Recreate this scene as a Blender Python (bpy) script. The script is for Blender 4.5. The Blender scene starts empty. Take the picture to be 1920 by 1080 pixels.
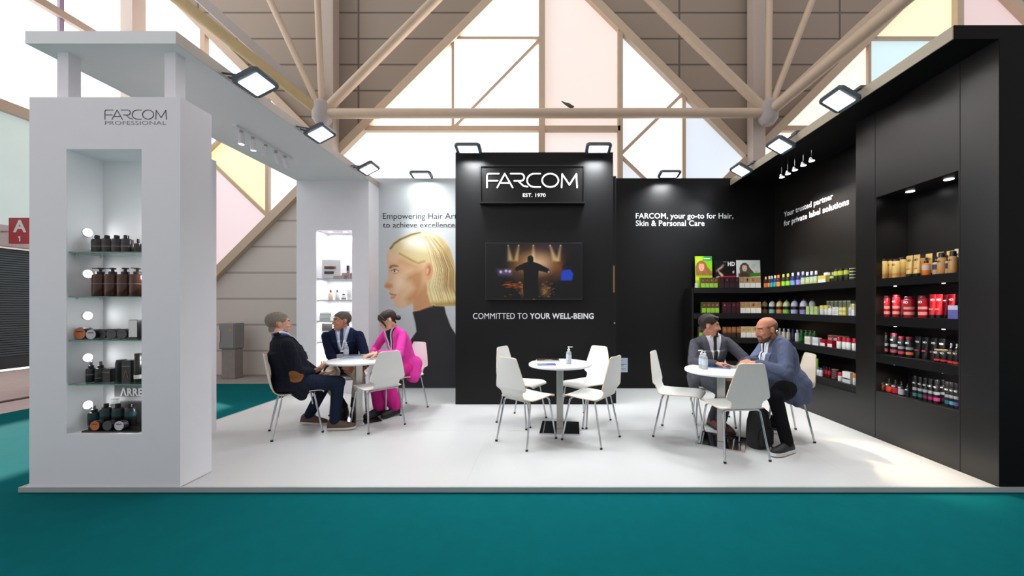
import bpy, math, random
import numpy as np
from mathutils import Vector, Matrix, Euler

random.seed(7)
SC = bpy.context.scene
COL = SC.collection
PI = math.pi

# ------------------------------------------------------------------ camera
# photo frame 1920x1080; principal point (1024,575); focal length 700 px; eye height 1.36 m above the stand floor
F, CX, CY, EYE = 700.0, 1024.0, 575.0, 1.36
cam_d = bpy.data.cameras.new('camera')
cam_d.sensor_width = 36.0
cam_d.lens = F / 1920 * 36
cam_d.shift_x = -(CX - 960) / 1920
cam_d.shift_y = (CY - 540) / 1920
cam_d.clip_start = 0.05
cam = bpy.data.objects.new('camera', cam_d)
COL.objects.link(cam)
cam.location = (0, 0, EYE)
cam.rotation_euler = (PI / 2, 0, 0)
SC.camera = cam

def S(Y): return F / Y
def X(px, Y): return (px - CX) * Y / F
def Z(py, Y): return EYE + (CY - py) * Y / F
def G(px, py, z=0.0):
    Y = F * (EYE - z) / (py - CY)
    return X(px, Y), Y

# ------------------------------------------------------------------ exposure, world
SC.view_settings.view_transform = 'Standard'
SC.view_settings.look = 'None'
SC.view_settings.exposure = 0.12
SC.view_settings.gamma = 1.0
SC.view_settings.use_curve_mapping = False
try:
    SC.cycles.max_bounces = 7
    SC.cycles.diffuse_bounces = 4
    SC.cycles.glossy_bounces = 4
    SC.cycles.transmission_bounces = 6
    SC.cycles.transparent_max_bounces = 8
    SC.cycles.caustics_reflective = False
    SC.cycles.caustics_refractive = False
    SC.cycles.sample_clamp_indirect = 6.0
    SC.cycles.use_denoising = True
except Exception:
    pass

W = bpy.data.worlds.new('world')
SC.world = W
W.use_nodes = True
nt = W.node_tree
nt.nodes.clear()
wo = nt.nodes.new('ShaderNodeOutputWorld')
wb = nt.nodes.new('ShaderNodeBackground')
tc = nt.nodes.new('ShaderNodeTexCoord')
sx = nt.nodes.new('ShaderNodeSeparateXYZ')
nt.links.new(tc.outputs['Generated'], sx.inputs[0])
# daylight is strongest from the left; fill is added from behind the viewer
def wmath(op, a, b):
    n = nt.nodes.new('ShaderNodeMath'); n.operation = op
    for i, v in enumerate((a, b)):
        if hasattr(v, 'is_output'): nt.links.new(v, n.inputs[i])
        else: n.inputs[i].default_value = v
    return n.outputs[0]
base = wmath('ADD', 0.47, wmath('MULTIPLY', sx.outputs[1], -0.04))
base = wmath('ADD', base, wmath('MULTIPLY', wmath('MAXIMUM', wmath('MULTIPLY', sx.outputs[0], -1.0), 0.0), 0.40))
base = wmath('ADD', base, wmath('MULTIPLY', wmath('MAXIMUM', sx.outputs[2], 0.0), 0.10))
wb.inputs['Color'].default_value = (1.0, 0.965, 0.985, 1)
nt.links.new(base, wb.inputs['Strength'])
nt.links.new(wb.outputs[0], wo.inputs[0])

# low sun through the open doorway on the left side of the hall
sun_d = bpy.data.lights.new('sun', 'SUN')
sun_d.energy = 9.0
sun_d.angle = math.radians(1.2)
sun_d.color = (1.0, 0.93, 0.84)
sun = bpy.data.objects.new('sun', sun_d)
COL.objects.link(sun)
sun.rotation_euler = Vector((0.80, -0.42, -0.46)).to_track_quat('-Z', 'Y').to_euler()

# a warm shaft of daylight let in by the high back panes, falling on the floor beside the display wall
shaft_d = bpy.data.lights.new('daylight_shaft', 'SPOT')
shaft_d.energy = 1900; shaft_d.spot_size = math.radians(8.5); shaft_d.spot_blend = 0.35; shaft_d.shadow_soft_size = 0.12
shaft_d.color = (1.0, 0.78, 0.52)
shaft = bpy.data.objects.new('daylight_shaft', shaft_d)
COL.objects.link(shaft)
shaft.location = (1.2, 7.4, 6.2)
shaft.rotation_euler = (Vector((3.05, 3.25, 0)) - shaft.location).to_track_quat('-Z', 'Y').to_euler()

# ------------------------------------------------------------------ materials
MATS = {}
def lin(c):
    c = c / 255.0
    return c / 12.92 if c <= 0.04045 else ((c + 0.055) / 1.055) ** 2.4
def rgb(*c):
    return (lin(c[0]), lin(c[1]), lin(c[2]), 1.0)

def mat(name, c, rough=0.5, metal=0.0, spec=0.5, emit=0.0, emit_c=None, noise=0.05, scale=30.0, bump=0.0,
        trans=0.0, alpha=1.0, coat=0.0, sheen=0.0):
    if name in MATS: return MATS[name]
    m = bpy.data.materials.new(name)
    m.use_nodes = True
    n = m.node_tree.nodes; l = m.node_tree.links
    b = n['Principled BSDF']
    col = rgb(*c)
    b.inputs['Roughness'].default_value = rough
    b.inputs['Metallic'].default_value = metal
    b.inputs['Specular IOR Level'].default_value = spec
    b.inputs['Transmission Weight'].default_value = trans
    b.inputs['Alpha'].default_value = alpha
    b.inputs['Coat Weight'].default_value = coat
    b.inputs['Sheen Weight'].default_value = sheen
    tcx = n.new('ShaderNodeTexCoord')
    nz = n.new('ShaderNodeTexNoise')
    nz.inputs['Scale'].default_value = scale
    nz.inputs['Detail'].default_value = 3.0
    l.new(tcx.outputs['Object'], nz.inputs['Vector'])
    mx = n.new('ShaderNodeMix'); mx.data_type = 'RGBA'
    mx.inputs['A'].default_value = tuple(v * (1 - noise) for v in col[:3]) + (1,)
    mx.inputs['B'].default_value = tuple(min(1, v * (1 + noise)) for v in col[:3]) + (1,)
    l.new(nz.outputs['Fac'], mx.inputs['Factor'])
    l.new(mx.outputs['Result'], b.inputs['Base Color'])
    if bump:
        bp = n.new('ShaderNodeBump'); bp.inputs['Strength'].default_value = bump
        bp.inputs['Distance'].default_value = 0.01
        l.new(nz.outputs['Fac'], bp.inputs['Height']); l.new(bp.outputs[0], b.inputs['Normal'])
    if emit:
        b.inputs['Emission Color'].default_value = rgb(*(emit_c or c))
        b.inputs['Emission Strength'].default_value = emit
    MATS[name] = m
    return m

def vcol_mat(name, rough=0.5, emit=0.0, spec=0.3):
    if name in MATS: return MATS[name]
    m = bpy.data.materials.new(name); m.use_nodes = True
    n = m.node_tree.nodes; l = m.node_tree.links
    b = n['Principled BSDF']
    a = n.new('ShaderNodeAttribute'); a.attribute_name = 'print'
    b.inputs['Roughness'].default_value = rough
    b.inputs['Specular IOR Level'].default_value = spec
    if emit:
        b.inputs['Base Color'].default_value = (0.01, 0.01, 0.01, 1)
        l.new(a.outputs['Color'], b.inputs['Emission Color'])
        b.inputs['Emission Strength'].default_value = emit
    else:
        l.new(a.outputs['Color'], b.inputs['Base Color'])
    MATS[name] = m
    return m

# ------------------------------------------------------------------ mesh builder
class MB:
    def __init__(self): self.v = []; self.f = []; self.mi = []
    def add(self, vs, fs, mi=0):
        o = len(self.v)
        self.v += [tuple(p) for p in vs]
        self.f += [tuple(o + i for i in f) for f in fs]
        self.mi += [mi] * len(fs)
        return self
    def box(self, x0, x1, y0, y1, z0, z1, mi=0, M=None):
        vs = [Vector((x, y, z)) for z in (z0, z1) for y in (y0, y1) for x in (x0, x1)]
        if M is not None: vs = [M @ p for p in vs]
        return self.add(vs, [(0, 2, 3, 1), (4, 5, 7, 6), (0, 1, 5, 4), (2, 6, 7, 3), (0, 4, 6, 2), (1, 3, 7, 5)], mi)
    def bar(self, a, b, w, h, up=(0, 0, 1), mi=0):
        a = Vector(a); b = Vector(b); d = (b - a)
        L = d.length; d.normalize()
        up = Vector(up)
        if abs(d.dot(up)) > 0.98: up = Vector((0, 1, 0))
        s = d.cross(up).normalized(); u = s.cross(d).normalized()
        M = Matrix((s, d, u)).transposed().to_4x4(); M.translation = a
        return self.box(-w / 2, w / 2, 0, L, -h / 2, h / 2, mi, M)
    def tube(self, pts, r, n=10, mi=0, caps=True):
        pts = [Vector(p) for p in pts]
        rs = r if isinstance(r, (list, tuple)) else [r] * len(pts)
        rings = []
        up = None
        for i, p in enumerate(pts):
            d = (pts[min(i + 1, len(pts) - 1)] - pts[max(i - 1, 0)]).normalized()
            if up is None:
                up = Vector((0, 0, 1)) if abs(d.z) < 0.9 else Vector((0, 1, 0))
            s = d.cross(up)
            if s.length < 1e-4: s = d.cross(Vector((1, 0, 0)))
            s.normalize(); u = s.cross(d).normalized(); up = u
            rings.append([p + (s * math.cos(2 * PI * k / n) + u * math.sin(2 * PI * k / n)) * rs[i] for k in range(n)])
        vs = [q for rg in rings for q in rg]
        fs = []
        for i in range(len(pts) - 1):
            for k in range(n):
                k2 = (k + 1) % n
                fs.append((i * n + k, i * n + k2, (i + 1) * n + k2, (i + 1) * n + k))
        if caps:
            fs.append(tuple(range(n - 1, -1, -1)))
            fs.append(tuple((len(pts) - 1) * n + k for k in range(n)))
        return self.add(vs, fs, mi)
    def lathe(self, prof, n=20, c=(0, 0, 0), mi=0, M=None, sx=1.0, sy=1.0):
        vs = []; fs = []
        for (r, z) in prof:
            for k in range(n):
                a = 2 * PI * k / n
                p = Vector((c[0] + r * sx * math.cos(a), c[1] + r * sy * math.sin(a), c[2] + z))
                vs.append(M @ p if M is not None else p)
        for i in range(len(prof) - 1):
            for k in range(n):
                k2 = (k + 1) % n
                fs.append((i * n + k, i * n + k2, (i + 1) * n + k2, (i + 1) * n + k))
        fs.append(tuple(range(n - 1, -1, -1)))
        fs.append(tuple((len(prof) - 1) * n + k for k in range(n)))
        return self.add(vs, fs, mi)
    def prism(self, poly, axis, a0, a1, mi=0, M=None):
        # poly in the two other axes, extruded along axis 'x','y','z'
        def mk(p, t):
            q = Vector((t, p[0], p[1])) if axis == 'x' else Vector((p[0], t, p[1])) if axis == 'y' else Vector((p[0], p[1], t))
            return M @ q if M is not None else q
        n = len(poly)
        vs = [mk(p, a0) for p in poly] + [mk(p, a1) for p in poly]
        fs = [tuple(range(n)), tuple(range(2 * n - 1, n - 1, -1))]
        fs += [(i, n + i, n + (i + 1) % n, (i + 1) % n) for i in range(n)]
        return self.add(vs, fs, mi)
    def capsule(self, p0, p1, r0, r1, n=14, m=5):
        p0 = Vector(p0); p1 = Vector(p1); d = p1 - p0
        L = max(d.length, 1e-5); d = d / L if L > 1e-5 else Vector((0, 0, 1))
        q = Vector((0, 0, 1)).rotation_difference(d).to_matrix().to_4x4(); q.translation = p0
        prof = []
        for i in range(m + 1):
            a = -PI / 2 + PI / 2 * i / m
            prof.append((max(r0 * math.cos(a), 1e-4), r0 * math.sin(a)))
        for i in range(m + 1):
            a = PI / 2 * i / m
            prof.append((max(r1 * math.cos(a), 1e-4), L + r1 * math.sin(a)))
        return self.lathe(prof, n, M=q)
    def ell(self, c, r, R=None, n=18, m=10):
        M = Matrix.Translation(Vector(c))
        if R is not None: M = M @ R.to_4x4()
        prof = [(max(math.cos(-PI / 2 + PI * i / m), 1e-3), math.sin(-PI / 2 + PI * i / m)) for i in range(m + 1)]
        vs = []; fs = []
        for (rr, z) in prof:
            for k in range(n):
                a = 2 * PI * k / n
                vs.append(M @ Vector((rr * r[0] * math.cos(a), rr * r[1] * math.sin(a), z * r[2])))
        for i in range(m):
            for k in range(n):
                k2 = (k + 1) % n
                fs.append((i * n + k, i * n + k2, (i + 1) * n + k2, (i + 1) * n + k))
        fs.append(tuple(range(n - 1, -1, -1))); fs.append(tuple(m * n + k for k in range(n)))
        return self.add(vs, fs)
    def loft(self, rings, n=24):
        # rings: (centre, U vector, V vector)
        vs = []; fs = []
        for c, u, v in rings:
            c = Vector(c); u = Vector(u); v = Vector(v)
            for k in range(n):
                a = 2 * PI * k / n
                vs.append(c + u * math.cos(a) + v * math.sin(a))
        for i in range(len(rings) - 1):
            for k in range(n):
                k2 = (k + 1) % n
                fs.append((i * n + k, i * n + k2, (i + 1) * n + k2, (i + 1) * n + k))
        fs.append(tuple(range(n - 1, -1, -1))); fs.append(tuple((len(rings) - 1) * n + k for k in range(n)))
        return self.add(vs, fs)
    def mesh(self, name, mats, smooth=False):
        me = bpy.data.meshes.new(name)
        me.from_pydata(self.v, [], self.f)
        for m in (mats if isinstance(mats, (list, tuple)) else [mats]): me.materials.append(m)
        me.polygons.foreach_set('material_index', self.mi)
        if smooth:
            me.polygons.foreach_set('use_smooth', [True] * len(me.polygons))
        me.update()
        return me
    def obj(self, name, mats, parent=None, smooth=False, loc=None, rot=None, bevel=0.0, sharp=35):
        me = self.mesh(name, mats, smooth)
        if smooth: 
            try: me.set_sharp_from_angle(angle=math.radians(sharp))
            except Exception: pass
        return link(name, me, parent, loc, rot, bevel)

def link(name, me, parent=None, loc=None, rot=None, bevel=0.0):
    o = bpy.data.objects.new(name, me)
    COL.objects.link(o)
    if parent is not None: o.parent = parent
    if loc is not None: o.location = loc
    if rot is not None: o.rotation_euler = rot
    if bevel:
        b = o.modifiers.new('bevel', 'BEVEL'); b.width = bevel; b.segments = 2; b.limit_method = 'ANGLE'
    return o

def tag(o, label, cat, group=None):
    o['label'] = label; o['category'] = cat
    if group: o['group'] = group
    return o
def thing(name, label, cat, loc=(0, 0, 0), rotz=0.0, group=None):
    o = bpy.data.objects.new(name, None)
    o.empty_display_size = 0.05
    COL.objects.link(o)
    o.location = loc; o.rotation_euler = (0, 0, rotz)
    return tag(o, label, cat, group)
def struct(o):
    o['kind'] = 'structure'
    return o
def dup(root, loc, rotz, label, group=None):
    r = root.copy(); COL.objects.link(r); r.location = loc; r.rotation_euler = (0, 0, rotz)
    r['label'] = label
    if group: r['group'] = group
    for ch in list(root.children):
        c = ch.copy(); COL.objects.link(c); c.parent = r
        for g in ch.children:
            d = g.copy(); COL.objects.link(d); d.parent = c
    return r

# ------------------------------------------------------------------ lettering
def text_mesh(s, width, mt, height=None, bold=0.0, depth=0.001, align='LEFT'):
    cu = bpy.data.curves.new('lettering', 'FONT')
    cu.body = s; cu.size = 1.0; cu.extrude = 0.02; cu.offset = bold; cu.resolution_u = 3
    cu.space_line = 0.95; cu.space_character = 1.0 + (2.2 * bold if bold > 0 else 0)
    o = bpy.data.objects.new('lettering', cu)
    COL.objects.link(o)
    bpy.context.view_layer.update()
    me = bpy.data.meshes.new_from_object(o.evaluated_get(bpy.context.evaluated_depsgraph_get()))
    bpy.data.objects.remove(o)
    n = len(me.vertices)
    co = np.empty(n * 3); me.vertices.foreach_get('co', co); co = co.reshape(-1, 3)
    mn = co.min(0); mx = co.max(0)
    k = width / (mx[0] - mn[0])
    kh = k if height is None else height / (mx[1] - mn[1])
    co[:, 0] = (co[:, 0] - mn[0]) * k
    co[:, 1] = (co[:, 1] - (mn[1] if height is not None else 0)) * kh
    co[:, 2] = (co[:, 2] - mn[2]) / (mx[2] - mn[2] + 1e-9) * depth
    if align == 'CENTER': co[:, 0] -= width / 2
    me.vertices.foreach_set('co', co.ravel())
    me.materials.clear(); me.materials.append(mt); me.update()
    return me
def text(s, width, mt, parent, loc, rot=(PI / 2, 0, 0), **k):
    return link('lettering', text_mesh(s, width, mt, **k), parent, loc, rot)

def logo_mesh(width, mt, th=0.11, depth=0.006):
    """The stand's word mark drawn with strokes, cap height 1, in the XY plane."""
    def arc(cx, cy, rx, ry, a0, a1, n=14):
        return [(cx + rx * math.cos(math.radians(a0 + (a1 - a0) * i / n)), cy + ry * math.sin(math.radians(a0 + (a1 - a0) * i / n))) for i in range(n + 1)]
    P = []
    P.append([(0.05, 0.0), (0.05, 0.80)] + arc(0.20, 0.80, 0.15, 0.15, 180, 90, 6) + [(0.87, 0.95)])
    P.append([(0.05, 0.46), (0.78, 0.46)])
    P.append([(0.76, 0.0), (1.28, 0.95), (1.82, 0.0)])
    P.append([(1.02, 0.30), (1.58, 0.30)])
    P.append([(1.68, 0.95), (2.38, 0.95)] + arc(2.38, 0.70, 0.24, 0.25, 90, -90, 10) + [(1.93, 0.45)])
    P.append([(2.20, 0.45), (2.55, 0.12), (2.85, 0.05)])
    P.append([(3.74, 0.95)] + arc(3.34, 0.49, 0.52, 0.46, 90, 270, 20) + [(3.74, 0.03)])
    P.append(arc(4.42, 0.49, 0.56, 0.46, 0, 360, 36))
    P.append([(5.20, 0.0), (5.24, 0.93), (5.74, 0.18), (6.22, 0.93), (6.27, 0.0)])
    k = width / 6.32
    mb = MB()
    for pl in P:
        for a, b in zip(pl[:-1], pl[1:]):
            a = Vector((a[0], a[1], 0)); b = Vector((b[0], b[1], 0))
            d = (b - a)
            if d.length < 1e-6: continue
            d.normalize(); s = Vector((-d.y, d.x, 0)) * th / 2
            vs = [a + s, a - s, b - s, b + s]
            mb.add([v * k for v in vs] + [v * k + Vector((0, 0, depth)) for v in vs],
                   [(4, 5, 6, 7), (3, 2, 1, 0), (0, 1, 5, 4), (1, 2, 6, 5), (2, 3, 7, 6), (3, 0, 4, 7)])
        for a in pl:
            mb.lathe([(th / 2 * k, 0), (th / 2 * k, depth)], 10, c=(a[0] * k, a[1] * k, 0))
    return mb.mesh('logo', mt)

# ------------------------------------------------------------------ printed pictures (flat prints, a colour per cell)
class Canvas:
    def __init__(self, x0, y0, x1, y1, cell):
        self.nx = int(round((x1 - x0) / cell)); self.ny = int(round((y1 - y0) / cell))
        gx = x0 + (np.arange(self.nx) + 0.5) * (x1 - x0) / self.nx
        gy = y0 + (np.arange(self.ny) + 0.5) * (y1 - y0) / self.ny
        self.x, self.y = np.meshgrid(gx, gy)
        self.c = np.zeros((self.ny, self.nx, 3))
        self.cell = cell
    def fill(self, c): self.c[:] = c
    def mix(self, m, c):
        self.c += m[..., None] * (np.array(c, float) - self.c)
    def grad(self, a, b, axis='y'):
        t = (self.y - self.y.min()) / (np.ptp(self.y) + 1e-9) if axis == 'y' else (self.x - self.x.min()) / (np.ptp(self.x) + 1e-9)
        self.c = np.array(a, float) * (1 - t[..., None]) + np.array(b, float) * t[..., None]
    def mask(self, poly, soft=0.0):
        p = np.array(poly, float); ins = np.zeros(self.x.shape, bool)
        dist = np.full(self.x.shape, 1e9)
        for i in range(len(p)):
            x1, y1 = p[i]; x2, y2 = p[(i + 1) % len(p)]
            if y1 != y2:
                c = ((y1 > self.y) != (y2 > self.y)) & (self.x < (x2 - x1) * (self.y - y1) / (y2 - y1) + x1)
                ins ^= c
            if soft:
                dx, dy = x2 - x1, y2 - y1; L2 = dx * dx + dy * dy + 1e-12
                t = np.clip(((self.x - x1) * dx + (self.y - y1) * dy) / L2, 0, 1)
                dist = np.minimum(dist, np.hypot(self.x - x1 - t * dx, self.y - y1 - t * dy))
        if not soft: return ins.astype(float)
        sd = np.where(ins, dist, -dist)
        return np.clip(0.5 + sd / (2 * soft), 0, 1)
    def poly(self, poly, c, soft=0.0, a=1.0): self.mix(self.mask(poly, soft) * a, c)
    def ell(self, cx, cy, rx, ry, c, a=1.0, soft=0.3, rot=0.0):
        t = math.radians(rot); dx = self.x - cx; dy = self.y - cy
        u = dx * math.cos(t) + dy * math.sin(t); v = -dx * math.sin(t) + dy * math.cos(t)
        d = np.sqrt((u / rx) ** 2 + (v / ry) ** 2)
        self.mix(np.clip((1 - d) / max(soft, 1e-3), 0, 1) * a, c)
    def line(self, pts, w, c, a=1.0, soft=None):
        soft = soft or w * 0.5
        d = np.full(self.x.shape, 1e9)
        for (x1, y1), (x2, y2) in zip(pts[:-1], pts[1:]):
            dx, dy = x2 - x1, y2 - y1; L2 = dx * dx + dy * dy + 1e-12
            t = np.clip(((self.x - x1) * dx + (self.y - y1) * dy) / L2, 0, 1)
            d = np.minimum(d, np.hypot(self.x - x1 - t * dx, self.y - y1 - t * dy))
        self.mix(np.clip((w / 2 + soft / 2 - d) / soft, 0, 1) * a, c)
    def mesh(self, name, w, h, mt):
        """a w x h sheet in the XZ plane, centred on x, standing on z=0, facing -Y"""
        nx, ny = self.nx, self.ny
        xs = np.linspace(-w / 2, w / 2, nx + 1); zs = np.linspace(h, 0, ny + 1)
        gx, gz = np.meshgrid(xs, zs)
        v = np.stack([gx.ravel(), np.zeros(gx.size), gz.ravel()], 1)
        i = (np.arange(ny)[:, None] * (nx + 1) + np.arange(nx)[None]).ravel()
        f = np.stack([i, i + nx + 1, i + nx + 2, i + 1], 1)
        me = bpy.data.meshes.new(name)
        me.from_pydata(v.tolist(), [], f.tolist())
        c = np.clip(self.c / 255.0, 0, 1)
        c = np.where(c <= 0.04045, c / 12.92, ((c + 0.055) / 1.055) ** 2.4).reshape(-1, 3)
        cc = np.ones((len(f) * 4, 4)); cc[:, :3] = np.repeat(c, 4, 0)
        at = me.color_attributes.new('print', 'FLOAT_COLOR', 'CORNER')
        at.data.foreach_set('color', cc.astype(np.float32).ravel())
        me.materials.append(mt); me.update()
        return me

# ------------------------------------------------------------------ common materials
WHITE = mat('white_board', (239, 237, 241), 0.55, spec=0.3, noise=0.02, scale=6)
WHITE_IN = mat('white_lining', (238, 240, 241), 0.6, spec=0.3, noise=0.01, scale=6)
BLACK = mat('black_board', (16, 16, 17), 0.42, spec=0.22, noise=0.10, scale=5)
BLACK_DK = mat('black_shelf', (20, 20, 21), 0.5, spec=0.3, noise=0.1, scale=8)
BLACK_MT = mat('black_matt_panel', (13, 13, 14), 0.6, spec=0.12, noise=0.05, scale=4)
BLACK_SG = mat('black_satin_panel', (20, 17, 15), 0.33, spec=0.75, noise=0.06, scale=3)
CHROME = mat('chrome', (215, 217, 220), 0.14, metal=1.0, noise=0.03)
STEEL = mat('brushed_steel', (190, 188, 184), 0.3, metal=1.0, noise=0.06, scale=60)
RUBBER = mat('black_rubber', (18, 18, 19), 0.7)
BLKPL = mat('black_plastic', (20, 20, 22), 0.35)
GREYPL = mat('grey_casing', (72, 84, 92), 0.45)
LENS = mat('lit_lens', (255, 255, 255), 0.3, emit=9.0, emit_c=(243, 248, 255))
PUCK = mat('lit_puck', (255, 255, 255), 0.3, emit=3.5)
LETTER_W = mat('white_letters', (240, 240, 240), 0.5, noise=0.01)
LETTER_G = mat('grey_letters', (66, 66, 70), 0.5, noise=0.02)
# ================================================================== GROUND
ZC = -0.04
CARPET = mat('teal_carpet', (8, 92, 96), 0.95, spec=0.03, noise=0.10, scale=9, bump=0.25)
PAVE = mat('pink_paving', (196, 176, 172), 0.8, noise=0.22, scale=14, bump=0.3)
CONC = mat('concrete', (150, 140, 134), 0.85, noise=0.2, scale=10, bump=0.2)
struct(MB().box(-7.12, 9, -3.0, 6.78, ZC - 0.05, ZC).obj('floor_carpet', CARPET))
struct(MB().box(-14, -7.125, -3.0, 9.0, ZC - 0.06, ZC - 0.002).obj('pavement', PAVE))
struct(MB().box(-7.125, 9, 6.785, 7.62, ZC - 0.06, ZC - 0.002).obj('pavement_strip', CONC))
struct(MB().box(-8.02, -7.92, -3.0, 7.6, ZC - 0.01, ZC + 0.012).obj('kerb_strip', mat('dark_joint', (80, 66, 62), 0.8)))
# raised white floor of the stand with its metal edge
FX0, FX1, FY0, FY1 = -3.95, 3.95, 2.812, 6.22
FLOOR = mat('white_floor', (204, 204, 203), 0.30, spec=0.35, noise=0.025, scale=2.5)
struct(MB().box(FX0, FX1, FY0, FY1, ZC, 0.0).obj('floor', FLOOR))
SEAM = mat('floor_seam', (196, 197, 197), 0.5)
for i, (x0, x1, y0, y1) in enumerate([(-3.6, 3.4, 4.095, 4.098), (-3.6, 3.4, 5.15, 5.153), (-0.62, -0.617, 2.83, 4.095), (-2.30, -2.297, 4.098, 5.15), (1.40, 1.403, 4.098, 5.15), (2.45, 2.453, 2.83, 4.095)]):
    struct(MB().box(x0, x1, y0, y1, -0.001, 0.0004).obj('floor_seam', SEAM))
struct(MB().box(FX0 - 0.01, FX1 + 0.01, FY0 - 0.012, FY0 + 0.004, ZC + 0.006, 0.004).obj('trim_1', mat('floor_edge_metal', (190, 190, 190), 0.3, metal=0.25, noise=0.12, scale=3)))
struct(MB().box(FX0 - 0.012, FX0 + 0.003, FY0, FY1, ZC + 0.004, 0.004).obj('trim_2', MATS['floor_edge_metal']))

# ================================================================== STAND WALLS
BW = 6.22                       # back wall plane
RX = 3.41                       # face of the right-hand display wall
WT = 3.50                       # wall height
MURW = mat('mural_ground', (206, 211, 212), 0.5, noise=0.01)
wl = struct(MB().box(FX0, -0.40, BW, BW + 0.06, 0, 3.50).obj('wall_back', MURW))
wr = struct(MB().box(-0.40, 4.2, BW, BW + 0.06, 0, 3.50).obj('wall_rear', BLACK))
# right-hand wall: recessed rear part behind the shelves, plinth under them, and the deep display block towards the aisle
wq = struct(MB().box(3.80, 3.86, 4.11, BW, 0, 3.37).obj('wall_right', BLACK_SG))
struct(MB().box(RX, 3.80, 4.11, BW, 0, 0.40).obj('wall_right_plinth', BLACK_SG))

NB0, NB1 = 3.088, 3.857          # niche opening along Y
tiers = [(1.645, 2.487), (1.257, 1.567), (0.87, 1.168), (0.49, 0.788)]   # (floor, top) of each niche
t = thing('display_wall_unit', 'tall black display wall block with four lit niches at the aisle end', 'display wall', (0, 0, 0))
mb = MB()
XB = 4.2
mb.box(RX, XB, FY0, NB0, 0, 3.376)
mb.box(RX, XB, NB1, 4.11, 0, 3.376)
mb.box(RX, XB, NB0, NB1, 0, tiers[3][0])
mb.box(RX, XB, NB0, NB1, tiers[0][1], 3.376)
mb.box(3.74, XB, NB0, NB1, tiers[3][0], tiers[0][1])
mb.obj('carcass', BLACK_SG, t)
MB().box(RX, XB, FY0 - 0.003, FY0 - 0.0005, 0.002, 3.376).obj('end_panel', BLACK_MT, t)  # thin darker sheet: the shade on this end is put into its colour
for i in range(3):
    MB().box(RX, 3.74, NB0, NB1, tiers[i + 1][1], tiers[i][0]).obj('shelf', BLACK, t)
for y in (NB1 + 0.012, NB0 - 0.012):
    MB().box(RX - 0.0015, RX + 0.002, y - 0.002, y + 0.002, 0, 3.37).obj('panel_seam', RUBBER, t)
for y in (3.30, 3.65):
    p = MB().lathe([(0.034, -0.002), (0.034, 0.002)], 20, c=(3.56, y, tiers[0][1] - 0.0025)).obj('downlight', PUCK, t)
    l = bpy.data.lights.new('downlight', 'SPOT'); l.energy = 16; l.spot_size = 1.7; l.spot_blend = 0.8; l.shadow_soft_size = 0.03; l.color = (1, 0.97, 0.92)
    o = bpy.data.objects.new('downlight_lamp', l); COL.objects.link(o); o.parent = t; o.location = (3.56, y, tiers[0][1] - 0.02)
for i in range(1, 4):
    for y in (3.25, 3.70):
        l = bpy.data.lights.new('niche_lamp', 'SPOT'); l.energy = 4.5; l.spot_size = 2.4; l.spot_blend = 0.8; l.shadow_soft_size = 0.02; l.color = (1, 0.95, 0.88)
        o = bpy.data.objects.new('niche_lamp', l); COL.objects.link(o); o.parent = t; o.location = (3.46, y, tiers[i][1] - 0.015)
        MB().lathe([(0.012, -0.003), (0.012, 0.003)], 12, c=(3.46, y, tiers[i][1] - 0.004)).obj('downlight', PUCK, t)

# right-hand overhang; the light on its black inner edge is put into a beige colour
t = thing('black_overhang', 'long black overhang along the top of the black display wall', 'canopy', (0, 0, 0))
MB().box(3.075, 4.25, FY0, BW + 0.05, 3.377, 3.481).obj('slab', BLACK_MT, t)
MB().box(3.066, 3.075, FY0 + 0.005, BW, 3.379, 3.479).obj('fascia', mat('fascia_lit_edge', (176, 164, 142), 0.4, noise=0.05), t)

# the tall black partition in the middle
PY, PX0, PX1, PT = 5.19, X(854, 5.19), X(1149.5, 5.19), Z(285.5, 5.19)
part = thing('centre_partition', 'tall black partition block in the middle with the lit name sign and screen', 'partition', (0, 0, 0))
MB().box(PX0, PX1, PY, BW - 0.002, 0, PT).obj('block', BLACK, part)
MB().box(PX1 + 0.001, PX1 + 0.055, PY + 0.07, PY + 0.11, 0, 3.2).obj('door_edge', BLACK_DK, part)
MB().box(PX1 + 0.003, PX1 + 0.035, PY + 0.062, PY + 0.069, Z(548, PY), Z(497, PY)).obj('door_pull', mat('beech_pull', (150, 112, 70), 0.5), part)
MB().lathe([(0.012, 0), (0.012, 0.02)], 12, M=Matrix.Translation((PX1 + 0.03, PY + 0.069, Z(606, PY))) @ Matrix.Rotation(PI / 2, 4, 'X')).obj('door_lock', STEEL, part)

text('COMMITTED TO', (989 - 887) / S(PY), LETTER_W, part, (X(887, PY), PY - 0.001, Z(598, PY)), height=11 / S(PY), bold=-0.004)
text('YOUR WELL-BEING', (1113 - 993.5) / S(PY), LETTER_W, part, (X(993.5, PY), PY - 0.001, Z(598, PY)), height=11 / S(PY), bold=0.022)

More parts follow.
